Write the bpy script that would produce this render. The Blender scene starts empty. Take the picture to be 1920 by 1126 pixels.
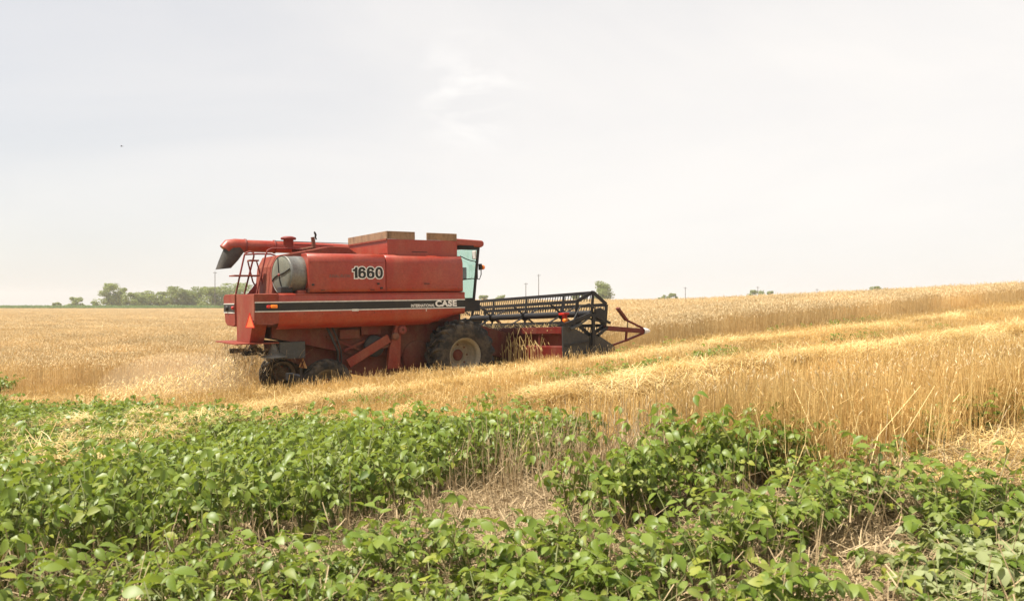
import bpy, math, random
import numpy as np
from mathutils import Matrix, Vector

scene = bpy.context.scene
COL = scene.collection
R = math.radians
random.seed(7)
rng = np.random.default_rng(11)

# ------------------------------------------------------------------ camera
CAM_Z = 1.62
cam_d = bpy.data.cameras.new('camera')
cam = bpy.data.objects.new('camera', cam_d)
COL.objects.link(cam)
cam.location = (0, 0, CAM_Z)
cam.rotation_euler = (R(90 + 0.34), 0, 0)
cam_d.sensor_width = 36.0
cam_d.lens = 28.125
cam_d.clip_start = 0.1
cam_d.clip_end = 5000
cam_d.dof.use_dof = True
cam_d.dof.focus_distance = 19.5
cam_d.dof.aperture_fstop = 4.5
scene.camera = cam

# ------------------------------------------------------------------ sky and sun
SUN_EL, SUN_AZ = 63.0, 258.0          # azimuth of the sun, clockwise from +Y seen from above
saz, sel = R(SUN_AZ), R(SUN_EL)
SUN_DIR = Vector((math.sin(saz) * math.cos(sel), math.cos(saz) * math.cos(sel), math.sin(sel)))
world = bpy.data.worlds.new('World')
scene.world = world
world.use_nodes = True
wn, wl = world.node_tree.nodes, world.node_tree.links
wn.clear()
w_out = wn.new('ShaderNodeOutputWorld')
w_bg = wn.new('ShaderNodeBackground')
w_bg.inputs['Strength'].default_value = 0.0650
w_sky = wn.new('ShaderNodeTexSky')
w_sky.sky_type = 'NISHITA'
w_sky.sun_disc = False
w_sky.sun_elevation = sel
w_sky.sun_rotation = saz
w_sky.dust_density = 1.5
w_tc = wn.new('ShaderNodeTexCoord')
w_map = wn.new('ShaderNodeMapping')
w_map.inputs['Scale'].default_value = (1.0, 1.0, 3.2)
w_n = wn.new('ShaderNodeTexNoise')
w_n.inputs['Scale'].default_value = 1.35
w_n.inputs['Detail'].default_value = 7
w_n.inputs['Roughness'].default_value = 0.55
w_n.inputs['Distortion'].default_value = 0.6
w_r = wn.new('ShaderNodeMapRange')
w_r.inputs['From Min'].default_value = 0.36
w_r.inputs['From Max'].default_value = 0.66
w_r.inputs['To Min'].default_value = 0.80
w_r.inputs['To Max'].default_value = 0.93
w_mix = wn.new('ShaderNodeMix')
w_mix.data_type = 'RGBA'
w_mix.inputs['B'].default_value = (9.30, 8.94, 8.55, 1)
wl.new(w_tc.outputs['Generated'], w_map.inputs['Vector'])
wl.new(w_map.outputs['Vector'], w_n.inputs['Vector'])
wl.new(w_n.outputs['Fac'], w_r.inputs['Value'])
# the veil of haze thickens towards the right of the view and the horizon
w_gr = wn.new('ShaderNodeVectorMath'); w_gr.operation = 'DOT_PRODUCT'
w_gr.inputs[1].default_value = Vector((0.80, 0.25, -0.62)).normalized()
w_gm = wn.new('ShaderNodeMapRange'); w_gm.interpolation_type = 'SMOOTHSTEP'
w_gm.inputs['From Min'].default_value = -0.75; w_gm.inputs['From Max'].default_value = 0.45
w_gm.inputs['To Min'].default_value = -0.30; w_gm.inputs['To Max'].default_value = 0.0
w_ga = wn.new('ShaderNodeMath'); w_ga.operation = 'ADD'; w_ga.use_clamp = True
wl.new(w_tc.outputs['Generated'], w_gr.inputs[0]); wl.new(w_gr.outputs['Value'], w_gm.inputs['Value'])
wl.new(w_gm.outputs['Result'], w_ga.inputs[0]); wl.new(w_r.outputs['Result'], w_ga.inputs[1])
wl.new(w_ga.outputs['Value'], w_mix.inputs['Factor'])
wl.new(w_sky.outputs['Color'], w_mix.inputs['A'])
# one thin wisp of brighter cloud high over the machine
w_dot = wn.new('ShaderNodeVectorMath'); w_dot.operation = 'DISTANCE'
cd = Vector(((885 - 960) / 1500, 1, (572 - 172) / 1500)).normalized()
w_dot.inputs[1].default_value = cd
w_n2 = wn.new('ShaderNodeTexNoise')
w_n2.inputs['Scale'].default_value = 11
w_n2.inputs['Detail'].default_value = 8
w_n2.inputs['Distortion'].default_value = 0.8
w_m2 = wn.new('ShaderNodeMapping')
w_m2.inputs['Scale'].default_value = (1.0, 1.0, 2.4)
w_f = wn.new('ShaderNodeMapRange')
w_f.inputs['From Min'].default_value = 0.085
w_f.inputs['From Max'].default_value = 0.02
w_f2 = wn.new('ShaderNodeMapRange')
w_f2.inputs['From Min'].default_value = 0.47
w_f2.inputs['From Max'].default_value = 0.72
w_mul = wn.new('ShaderNodeMath'); w_mul.operation = 'MULTIPLY'
w_mix2 = wn.new('ShaderNodeMix'); w_mix2.data_type = 'RGBA'
w_mix2.inputs['B'].default_value = (9.60, 9.36, 9.10, 1)
wl.new(w_tc.outputs['Generated'], w_dot.inputs[0])
wl.new(w_tc.outputs['Generated'], w_m2.inputs['Vector'])
wl.new(w_m2.outputs['Vector'], w_n2.inputs['Vector'])
wl.new(w_dot.outputs['Value'], w_f.inputs['Value'])
wl.new(w_n2.outputs['Fac'], w_f2.inputs['Value'])
wl.new(w_f.outputs['Result'], w_mul.inputs[0])
wl.new(w_f2.outputs['Result'], w_mul.inputs[1])
wl.new(w_mul.outputs['Value'], w_mix2.inputs['Factor'])
wl.new(w_mix.outputs['Result'], w_mix2.inputs['A'])
wl.new(w_mix2.outputs['Result'], w_bg.inputs['Color'])
wl.new(w_bg.outputs['Background'], w_out.inputs['Surface'])

sun_d = bpy.data.lights.new('sun', 'SUN')
sun_d.energy = 5.0
sun_d.angle = R(1.5)
sun_d.color = (1.0, 0.93, 0.82)
sun = bpy.data.objects.new('sun', sun_d)
COL.objects.link(sun)
sun.rotation_euler = SUN_DIR.to_track_quat('Z', 'Y').to_euler()

scene.view_settings.view_transform = 'Standard'
scene.view_settings.look = 'None'
scene.view_settings.exposure = 0.80
scene.view_settings.gamma = 1.0
scene.view_settings.use_curve_mapping = False
scene.render.engine = 'CYCLES'
scene.cycles.max_bounces = 8
scene.cycles.diffuse_bounces = 3
scene.cycles.transmission_bounces = 4
scene.cycles.transparent_max_bounces = 8
scene.cycles.volume_bounces = 1
HAZE = 0.0004

# ------------------------------------------------------------------ frames of reference
PHI, PITCH = R(33.5), R(0.95)
O = np.array([-2.042, 21.18, -0.50])                    # ground under the combine's front axle
FWD = np.array([math.cos(PHI) * math.cos(PITCH), math.sin(PHI) * math.cos(PITCH), math.sin(PITCH)])
LAT = np.array([-math.sin(PHI), math.cos(PHI), 0.0])
UP = np.cross(FWD, LAT)
D2, N2 = np.array([math.cos(PHI), math.sin(PHI)]), np.array([-math.sin(PHI), math.cos(PHI)])


def to_ts(x, y):
    """field coordinates: t along the direction of travel, s to the left of it"""
    return (x - O[0]) * D2[0] + (y - O[1]) * D2[1], (x - O[0]) * N2[0] + (y - O[1]) * N2[1]


def from_ts(t, s):
    return O[0] + t * D2[0] + s * N2[0], O[1] + t * D2[1] + s * N2[1]


# ------------------------------------------------------------------ terrain height
CP = [(-3, 2, 0), (0, 2, .02), (3, 2, .1), (0, -4, 0), (-8, -4, 0), (8, -4, .3), (-3.2, 4, 0), (0, 4, .05), (2, 4.6, .22),
      (3.2, 4.6, .27), (-2.4, 5.5, .0), (1.9, 6, .26), (2.6, 6.5, .29), (4.7, 7.5, .5), (-4, 8, -.2), (1.3, 8, .1),
      (-.6, 9.5, 0), (-3.2, 10.5, -.22), (-7.5, 13, -.45), (-2.6, 12, -.15), (-3.6, 15.5, -.36), (3.5, 12, .35),
      (8.8, 14, .6), (13.8, 22, .95), (-.7, 17.3, -.17), (3.78, 20.5, .3), (20.5, 32, 1.5), (10, 26, .8), (21, 50, 1.42),
      (29, 45, 1.88), (5.6, 60, 1.02), (-2.4, 60, 1.15), (-13, 60, .2), (-21, 60, -.6), (-11.8, 18.4, -.6), (-20, 25, -.65),
      (-38, 60, -.7), (-60, 60, -.7), (-40, 30, -.7), (50, 50, 2.6), (60, 80, 2.1), (30, 80, 1.1), (0, 80, .6), (-30, 85, -.5),
      (-20, 5, -.3), (20, 5, .9), (6.4, 10, .52), (5.2, 9, .47)]
for (lx, ly, lz) in ((0, -1.45, 0.0), (0, 1.45, 0.0), (-3.4, -1.3, -0.1), (-3.4, 1.3, -0.14), (-6, 0, -.12), (-4.2, -2.5, .06), (-2.4, -2.5, .10), (-.5, -2.6, .14), (1.2, -2.8, .26), (2.2, -3.3, .46), (3.2, -3.7, .60), (4.6, -3.2, .66), (-6, -2.6, .02)):
    p = O + FWD * lx + LAT * ly + UP * lz
    CP.append(tuple(p))
CP = np.array(CP)


def _k(r2):
    return np.where(r2 > 1e-9, 0.5 * r2 * np.log(np.maximum(r2, 1e-9)), 0.0)


_n = len(CP)
_A = np.zeros((_n + 3, _n + 3))
_d2 = ((CP[:, None, :2] - CP[None, :, :2]) ** 2).sum(-1)
_A[:_n, :_n] = _k(_d2) + np.eye(_n) * 0.15
_A[:_n, _n] = _A[_n, :_n] = 1
_A[:_n, _n + 1:] = CP[:, :2]
_A[_n + 1:, :_n] = CP[:, :2].T
_W = np.linalg.solve(_A, np.concatenate([CP[:, 2], np.zeros(3)]))


def H(x, y):
    x = np.asarray(x, float); y = np.asarray(y, float)
    sh = x.shape
    xf, yf = x.ravel(), y.ravel()
    out = np.empty(xf.shape)
    for i in range(0, len(xf), 20000):
        xs, ys = np.clip(xf[i:i + 20000], -75, 75), np.clip(yf[i:i + 20000], -12, 95)
        d2 = (xs[:, None] - CP[None, :, 0]) ** 2 + (ys[:, None] - CP[None, :, 1]) ** 2
        z = _k(d2) @ _W[:_n] + _W[_n] + _W[_n + 1] * xs + _W[_n + 2] * ys
        tq, sq = to_ts(xs, ys)
        z = z + (.16 + .05 * np.clip((tq + 3.2) / 2, 0, 1)) * np.exp(-((sq + 2.8) / .5) ** 2) * np.clip((tq + 8.5) / 2.5, 0, 1) * np.clip((3.0 - tq) / 2, 0, 1)
        z = np.clip(z, -1.2, 3.6)
        r = np.hypot(xf[i:i + 20000], yf[i:i + 20000])
        w = np.clip((r - 70) / 60, 0, 1); w = w * w * (3 - 2 * w)
        out[i:i + 20000] = z * (1 - w) + (-0.40) * w
    return out.reshape(sh)


def ground(x, y):
    return float(H(np.array([x]), np.array([y]))[0])


# ------------------------------------------------------------------ tagging
def tag(o, label=None, cat=None, group=None, kind=None):
    if label: o['label'] = label
    if cat: o['category'] = cat
    if group: o['group'] = group
    if kind: o['kind'] = kind
    return o


def empty(name, loc=(0, 0, 0)):
    o = bpy.data.objects.new(name, None)
    o.empty_display_size = 0.2
    o.location = loc
    COL.objects.link(o)
    return o


# ------------------------------------------------------------------ mesh builder
class MB:
    def __init__(self, xf=None):
        self.v, self.f, self.s, self.m, self.xf = [], [], [], [], xf

    def add(self, vs, fs, smooth=False, mat=0):
        b = len(self.v)
        for p in vs:
            p = tuple(float(c) for c in p)
            self.v.append(self.xf(p) if self.xf else p)
        for f in fs:
            self.f.append([b + i for i in f]); self.s.append(smooth); self.m.append(mat)

    def box(self, x0, x1, y0, y1, z0, z1, M=None, mat=0):
        vs = [Vector(p) for p in ((x0, y0, z0), (x1, y0, z0), (x1, y1, z0), (x0, y1, z0), (x0, y0, z1), (x1, y0, z1), (x1, y1, z1), (x0, y1, z1))]
        if M: vs = [M @ p for p in vs]
        self.add(vs, [(0, 3, 2, 1), (4, 5, 6, 7), (0, 1, 5, 4), (1, 2, 6, 5), (2, 3, 7, 6), (3, 0, 4, 7)], False, mat)

    def prism(self, pts, y0, y1, mat=0):
        """polygon in (x, z) pulled along y"""
        n = len(pts)
        vs = [(x, y0, z) for x, z in pts] + [(x, y1, z) for x, z in pts]
        fs = [tuple(range(n)), tuple(range(2 * n - 1, n - 1, -1))]
        fs += [(i, i + n, (i + 1) % n + n, (i + 1) % n) for i in range(n)]
        self.add(vs, fs, False, mat)

    def prism_x(self, pts, x0, x1, mat=0):
        """polygon in (y, z) pulled along x"""
        n = len(pts)
        vs = [(x0, y, z) for y, z in pts] + [(x1, y, z) for y, z in pts]
        fs = [tuple(range(n - 1, -1, -1)), tuple(range(n, 2 * n))]
        fs += [(i, (i + 1) % n, (i + 1) % n + n, i + n) for i in range(n)]
        self.add(vs, fs, False, mat)

    def bar(self, a, b, w, h, up=(0, 0, 1)):
        a, b = Vector(a), Vector(b)
        d = (b - a).normalized()
        u = Vector(up)
        if abs(d.dot(u)) > .97: u = Vector((1, 0, 0))
        sd = d.cross(u).normalized(); u = sd.cross(d)
        vs = [p + sd * i * w / 2 + u * j * h / 2 for p in (a, b) for i, j in ((-1, -1), (1, -1), (1, 1), (-1, 1))]
        self.add(vs, [(3, 2, 1, 0), (4, 5, 6, 7), (0, 1, 5, 4), (1, 2, 6, 5), (2, 3, 7, 6), (3, 0, 4, 7)])

    def tube(self, pts, r, seg=8, caps=True, smooth=True):
        pts = [Vector(p) for p in pts]
        n = len(pts)
        rr = r if isinstance(r, (list, tuple)) else [r] * n
        vs, fs = [], []
        prev = None
        for i, p in enumerate(pts):
            d = (pts[min(i + 1, n - 1)] - pts[max(i - 1, 0)]).normalized()
            u = prev if prev is not None else (Vector((0, 0, 1)) if abs(d.z) < .9 else Vector((1, 0, 0)))
            u = (u - d * u.dot(d)).normalized(); prev = u
            w = d.cross(u)
            for k in range(seg):
                a = 2 * math.pi * k / seg
                vs.append(p + (u * math.cos(a) + w * math.sin(a)) * rr[i])
        for i in range(n - 1):
            for k in range(seg):
                k2 = (k + 1) % seg
                fs.append((i * seg + k, i * seg + k2, (i + 1) * seg + k2, (i + 1) * seg + k))
        self.add(vs, fs, smooth)
        if caps:
            self.add(vs[:seg], [tuple(range(seg - 1, -1, -1))]); self.add(vs[-seg:], [tuple(range(seg))])

    def lathe(self, prof, c, axis=(0, 1, 0), seg=40, smooth=True, close=False):
        """profile of (radius, along-axis)"""
        ax = Vector(axis).normalized()
        u = Vector((0, 0, 1)) if abs(ax.z) < .9 else Vector((1, 0, 0))
        u = (u - ax * u.dot(ax)).normalized(); w = ax.cross(u)
        c = Vector(c)
        n = len(prof)
        vs = [c + ax * h + (u * math.cos(2 * math.pi * k / seg) + w * math.sin(2 * math.pi * k / seg)) * r for k in range(seg) for r, h in prof]
        fs = []
        for k in range(seg):
            k2 = (k + 1) % seg
            for i in range(n if close else n - 1):
                j = (i + 1) % n
                fs.append((k * n + i, k2 * n + i, k2 * n + j, k * n + j))
        self.add(vs, fs, smooth)

    def build(self, name, mat, parent=None, bevel=0, kind=None, label=None):
        me = bpy.data.meshes.new(name)
        me.from_pydata(self.v, [], self.f)
        me.polygons.foreach_set('use_smooth', self.s)
        mats = mat if isinstance(mat, (list, tuple)) else [mat]
        for m in mats: me.materials.append(m)
        if len(mats) > 1: me.polygons.foreach_set('material_index', self.m)
        me.update()
        o = bpy.data.objects.new(name, me)
        COL.objects.link(o)
        if parent is not None: o.parent = parent
        if bevel:
            md = o.modifiers.new('edge', 'BEVEL'); md.width = bevel; md.segments = 2; md.limit_method = 'ANGLE'; md.angle_limit = R(40)
        if kind: o['kind'] = kind
        if label: o['label'] = label
        return o


# ------------------------------------------------------------------ materials
def new_mat(name):
    m = bpy.data.materials.new(name); m.use_nodes = True
    nt = m.node_tree
    for n in list(nt.nodes):
        if n.type != 'OUTPUT_MATERIAL': nt.nodes.remove(n)
    return m, nt.nodes, nt.links, [n for n in nt.nodes if n.type == 'OUTPUT_MATERIAL'][0]


def paint(name, base, dust=(.34, .22, .13), amount=.35, rough=.45, metal=0.0, scale=2.5, bump=.0, streak=True, spec=.36):
    m, N, L, out = new_mat(name)
    p = N.new('ShaderNodeBsdfPrincipled')
    tc = N.new('ShaderNodeTexCoord')
    mp = N.new('ShaderNodeMapping'); mp.inputs['Scale'].default_value = (1, 1, .45) if streak else (1, 1, 1)
    n1 = N.new('ShaderNodeTexNoise'); n1.inputs['Scale'].default_value = scale; n1.inputs['Detail'].default_value = 9; n1.inputs['Roughness'].default_value = .65
    r1 = N.new('ShaderNodeMapRange'); r1.inputs['From Min'].default_value = .42; r1.inputs['From Max'].default_value = .70; r1.inputs['To Max'].default_value = amount
    mx = N.new('ShaderNodeMix'); mx.data_type = 'RGBA'
    mx.inputs['A'].default_value = (*base, 1); mx.inputs['B'].default_value = (*dust, 1)
    n2 = N.new('ShaderNodeTexNoise'); n2.inputs['Scale'].default_value = scale * 9; n2.inputs['Detail'].default_value = 5
    r2 = N.new('ShaderNodeMapRange'); r2.inputs['From Min'].default_value = .3; r2.inputs['From Max'].default_value = .7; r2.inputs['To Min'].default_value = .82; r2.inputs['To Max'].default_value = 1.12
    ml = N.new('ShaderNodeMix'); ml.data_type = 'RGBA'; ml.blend_type = 'MULTIPLY'; ml.inputs['Factor'].default_value = 1
    rr = N.new('ShaderNodeMapRange'); rr.inputs['To Min'].default_value = max(.05, rough - .1); rr.inputs['To Max'].default_value = min(1, rough + .25)
    L.new(tc.outputs['Object'], mp.inputs['Vector']); L.new(mp.outputs['Vector'], n1.inputs['Vector']); L.new(tc.outputs['Object'], n2.inputs['Vector'])
    L.new(n1.outputs['Fac'], r1.inputs['Value']); L.new(r1.outputs['Result'], mx.inputs['Factor'])
    L.new(n2.outputs['Fac'], r2.inputs['Value']); L.new(mx.outputs['Result'], ml.inputs['A']); L.new(r2.outputs['Result'], ml.inputs['B'])
    ms = N.new('ShaderNodeMapping'); ms.inputs['Scale'].default_value = (1.1, 1.1, 17)
    n3 = N.new('ShaderNodeTexNoise'); n3.inputs['Scale'].default_value = 3.2; n3.inputs['Detail'].default_value = 6; n3.inputs['Distortion'].default_value = .35
    r3 = N.new('ShaderNodeMapRange'); r3.inputs['From Min'].default_value = .60; r3.inputs['From Max'].default_value = .74; r3.inputs['To Max'].default_value = .38 if streak else 0
    m3 = N.new('ShaderNodeMix'); m3.data_type = 'RGBA'; m3.inputs['B'].default_value = (*[.6 * c + .4 * d for c, d in zip(dust, base)], 1)
    L.new(tc.outputs['Object'], ms.inputs['Vector']); L.new(ms.outputs['Vector'], n3.inputs['Vector']); L.new(n3.outputs['Fac'], r3.inputs['Value'])
    L.new(r3.outputs['Result'], m3.inputs['Factor']); L.new(ml.outputs['Result'], m3.inputs['A'])
    L.new(m3.outputs['Result'], p.inputs['Base Color'])
    L.new(n1.outputs['Fac'], rr.inputs['Value']); L.new(rr.outputs['Result'], p.inputs['Roughness'])
    p.inputs['Metallic'].default_value = metal
    p.inputs['Specular IOR Level'].default_value = spec
    if bump:
        b = N.new('ShaderNodeBump'); b.inputs['Strength'].default_value = bump; b.inputs['Distance'].default_value = .02
        nb = N.new('ShaderNodeTexNoise'); nb.inputs['Scale'].default_value = 1.7; nb.inputs['Detail'].default_value = 2
        L.new(tc.outputs['Object'], nb.inputs['Vector']); L.new(nb.outputs['Fac'], b.inputs['Height']); L.new(b.outputs['Normal'], p.inputs['Normal'])
    L.new(p.outputs['BSDF'], out.inputs['Surface'])
    return m


def plant_mat(name, c1, c2, trans=.3, tcol=None, rough=.6, spec=.3, back=None, per_obj=.5, ramp=None, patch=0.):
    """leaf or straw: colour runs from c1 to c2 with the per-piece value 'rnd' and per-copy chance, light passes through"""
    m, N, L, out = new_mat(name)
    at = N.new('ShaderNodeAttribute'); at.attribute_name = 'rnd'
    oi = N.new('ShaderNodeObjectInfo')
    a = N.new('ShaderNodeMath'); a.operation = 'MULTIPLY'; a.inputs[1].default_value = 1 - per_obj
    b = N.new('ShaderNodeMath'); b.operation = 'MULTIPLY_ADD'; b.inputs[1].default_value = per_obj
    L.new(at.outputs['Fac'], a.inputs[0]); L.new(oi.outputs['Random'], b.inputs[0]); L.new(a.outputs['Value'], b.inputs[2])
    mx = N.new('ShaderNodeMix'); mx.data_type = 'RGBA'
    mx.inputs['A'].default_value = (*c1, 1); mx.inputs['B'].default_value = (*c2, 1)
    L.new(b.outputs['Value'], mx.inputs['Factor'])
    col = mx.outputs['Result']
    if ramp:
        vr = N.new('ShaderNodeValToRGB'); e = vr.color_ramp.elements
        while len(e) < len(ramp): e.new(.5)
        for i, (ps, c) in enumerate(ramp): e[i].position = ps; e[i].color = (*c, 1)
        L.new(b.outputs['Value'], vr.inputs['Fac']); col = vr.outputs['Color']
    if patch:
        gp = N.new('ShaderNodeNewGeometry'); pn = N.new('ShaderNodeTexNoise'); pn.inputs['Scale'].default_value = .35; pn.inputs['Detail'].default_value = 4
        pr = N.new('ShaderNodeMapRange'); pr.inputs['From Min'].default_value = .33; pr.inputs['From Max'].default_value = .67; pr.inputs['To Min'].default_value = 1 - patch; pr.inputs['To Max'].default_value = 1 + patch * .4
        pm = N.new('ShaderNodeMix'); pm.data_type = 'RGBA'; pm.blend_type = 'MULTIPLY'; pm.inputs['Factor'].default_value = 1
        L.new(gp.outputs['Position'], pn.inputs['Vector']); L.new(pn.outputs['Fac'], pr.inputs['Value']); L.new(pr.outputs['Result'], pm.inputs['B'])
        L.new(col, pm.inputs['A']); col = pm.outputs['Result']
    if back:
        g = N.new('ShaderNodeNewGeometry')
        mb = N.new('ShaderNodeMix'); mb.data_type = 'RGBA'; mb.inputs['B'].default_value = (*back, 1)
        L.new(g.outputs['Backfacing'], mb.inputs['Factor']); L.new(col, mb.inputs['A']); col = mb.outputs['Result']
    p = N.new('ShaderNodeBsdfPrincipled')
    p.inputs['Roughness'].default_value = rough
    p.inputs['Specular IOR Level'].default_value = spec
    L.new(col, p.inputs['Base Color'])
    t = N.new('ShaderNodeBsdfTranslucent')
    if tcol:
        mt = N.new('ShaderNodeMix'); mt.data_type = 'RGBA'; mt.inputs['Factor'].default_value = .75
        mt.inputs['B'].default_value = (*tcol, 1); L.new(col, mt.inputs['A']); L.new(mt.outputs['Result'], t.inputs['Color'])
    else:
        L.new(col, t.inputs['Color'])
    ms = N.new('ShaderNodeMixShader'); ms.inputs['Fac'].default_value = trans
    L.new(p.outputs['BSDF'], ms.inputs[1]); L.new(t.outputs['BSDF'], ms.inputs[2]); L.new(ms.outputs['Shader'], out.inputs['Surface'])
    return m


def flat_mat(name, col, rough=.5, metal=0., emit=None):
    m, N, L, out = new_mat(name)
    p = N.new('ShaderNodeBsdfPrincipled')
    n = N.new('ShaderNodeTexNoise'); n.inputs['Scale'].default_value = 14; n.inputs['Detail'].default_value = 5
    tc = N.new('ShaderNodeTexCoord'); L.new(tc.outputs['Object'], n.inputs['Vector'])
    r = N.new('ShaderNodeMapRange'); r.inputs['From Min'].default_value = .3; r.inputs['From Max'].default_value = .7; r.inputs['To Min'].default_value = .8; r.inputs['To Max'].default_value = 1.1
    L.new(n.outputs['Fac'], r.inputs['Value'])
    mx = N.new('ShaderNodeMix'); mx.data_type = 'RGBA'; mx.blend_type = 'MULTIPLY'; mx.inputs['Factor'].default_value = 1
    mx.inputs['A'].default_value = (*col, 1); L.new(r.outputs['Result'], mx.inputs['B']); L.new(mx.outputs['Result'], p.inputs['Base Color'])
    p.inputs['Roughness'].default_value = rough; p.inputs['Metallic'].default_value = metal
    L.new(p.outputs['BSDF'], out.inputs['Surface'])
    return m


M = {}
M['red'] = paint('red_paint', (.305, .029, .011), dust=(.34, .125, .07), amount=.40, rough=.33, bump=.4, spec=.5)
M['red_dusty'] = paint('red_paint_dusty', (.22, .028, .013), dust=(.26, .12, .068), amount=.55, rough=.6, bump=.15)
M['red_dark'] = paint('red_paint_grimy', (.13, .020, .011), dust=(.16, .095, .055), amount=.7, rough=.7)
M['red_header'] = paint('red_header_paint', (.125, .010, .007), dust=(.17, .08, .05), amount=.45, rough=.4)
M['red_tube'] = paint('red_rail_paint', (.20, .022, .016), dust=(.24, .13, .09), amount=.4, rough=.5)
M['black'] = paint('black_paint', (.016, .016, .017), dust=(.09, .075, .055), amount=.3, rough=.5)
M['reelblack'] = paint('black_reel_steel', (.011, .011, .013), dust=(.06, .05, .04), amount=.25, rough=.45)
M['decal'] = paint('black_stripe_film', (.012, .013, .013), dust=(.07, .06, .045), amount=.22, rough=.4)
M['shield'] = paint('dark_shield_paint', (.034, .035, .037), dust=(.15, .125, .09), amount=.5, rough=.5)
M['grey'] = paint('grey_steel', (.055, .06, .062), dust=(.13, .11, .08), amount=.4, rough=.5)
M['galv'] = paint('galvanised_sheet', (.19, .19, .175), dust=(.20, .18, .13), amount=.6, rough=.45, metal=.4)
M['mesh'] = paint('dusty_screen', (.13, .135, .11), dust=(.20, .19, .13), amount=.6, rough=.75, scale=4)
M['rubber'] = paint('tyre_rubber', (.013, .0125, .012), dust=(.16, .125, .085), amount=.6, rough=.75, scale=5, streak=False)
M['boot'] = paint('rubber_boot', (.045, .044, .042), dust=(.16, .13, .10), amount=.5, rough=.7)
M['rim'] = paint('cream_rim_paint', (.31, .275, .20), dust=(.20, .15, .10), amount=.6, rough=.55, streak=False)
M['rimdark'] = paint('dusty_rim_paint', (.15, .125, .085), dust=(.17, .125, .08), amount=.6, rough=.7, streak=False)
M['wood'] = paint('weathered_board', (.31, .19, .11), dust=(.12, .075, .048), amount=.75, rough=.85, scale=6)
M['rust'] = paint('rusty_pipe', (.13, .045, .025), dust=(.25, .12, .07), amount=.7, rough=.8)
M['white'] = flat_mat('white_marking', (.78, .77, .73), .5)
M['silver'] = flat_mat('silver_line', (.62, .60, .55), .45)
M['greytext'] = flat_mat('faded_grey_lettering', (.15, .085, .07), .6)
M['amber'] = flat_mat('amber_lens', (.90, .24, .02), .25)
M['redlens'] = flat_mat('red_lens', (.55, .03, .02), .25)
M['smv'] = flat_mat('orange_sign_film', (.95, .17, .06), .4)
M['smv_old'] = flat_mat('dusty_orange_film', (.62, .33, .13), .7)
M['seat'] = flat_mat('dark_cloth', (.05, .055, .05), .8)
M['dark'] = flat_mat('dark_gap', (.012, .011, .010), .9)

m, N_, L_, out_ = new_mat('green_tinted_glass')
tr = N_.new('ShaderNodeBsdfTransparent'); tr.inputs['Color'].default_value = (.74, .91, .83, 1)
gl = N_.new('ShaderNodeBsdfGlossy'); gl.inputs['Roughness'].default_value = .06
ms_ = N_.new('ShaderNodeMixShader'); ms_.inputs['Fac'].default_value = .12
L_.new(tr.outputs['BSDF'], ms_.inputs[1]); L_.new(gl.outputs['BSDF'], ms_.inputs[2]); L_.new(ms_.outputs['Shader'], out_.inputs['Surface'])
M['glass'] = m

M['head'] = plant_mat('ripe_wheat_heads', (.72, .55, .29), (.95, .81, .53), .42, rough=.6, per_obj=.3, patch=.14)
M['stem'] = plant_mat('wheat_stems', (.62, .43, .17), (.88, .69, .38), .44, rough=.5, per_obj=.3, patch=.28)
M['stubble'] = plant_mat('stubble_stems', (.46, .285, .085), (.80, .58, .25), .30, rough=.5, per_obj=.3, patch=.22)
M['straw'] = plant_mat('loose_straw', (.58, .39, .13), (.88, .69, .33), .22, rough=.45, spec=.45, per_obj=.3, patch=.15)
M['oldstraw'] = plant_mat('weathered_straw', (.27, .19, .10), (.56, .43, .25), .15, rough=.6, per_obj=.35)
M['leaf'] = plant_mat('soybean_leaf', (.085, .128, .026), (.185, .215, .075), .24, tcol=(.28, .38, .02), rough=.52, spec=.32, back=(.15, .20, .08), per_obj=.25, ramp=[(0, (.052, .098, .010)), (.38, (.112, .165, .016)), (.70, (.205, .24, .06)), (1, (.275, .295, .035))])
M['leafy'] = plant_mat('young_soybean_leaf', (.115, .18, .018), (.20, .255, .035), .32, tcol=(.36, .44, .02), rough=.45, spec=.45, back=(.18, .24, .10), per_obj=.4)
M['beanstem'] = plant_mat('soybean_stem', (.11, .14, .035), (.20, .19, .07), .1, per_obj=.4)
M['wilt'] = plant_mat('wilted_leaf', (.20, .24, .075), (.40, .43, .22), .35, tcol=(.42, .48, .08), rough=.5, back=(.32, .36, .22), per_obj=.4)
M['corn'] = plant_mat('green_crop', (.08, .15, .03), (.17, .24, .06), .3, per_obj=.5)
M['crown'] = plant_mat('tree_leaves', (.13, .18, .04), (.28, .32, .10), .38, tcol=(.38, .44, .09), per_obj=.25)
M['bark'] = paint('tree_bark', (.10, .075, .05), dust=(.16, .13, .10), amount=.5, rough=.9)
M['pole'] = paint('pole_wood', (.11, .09, .075), dust=(.18, .16, .13), amount=.5, rough=.9)

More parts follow.
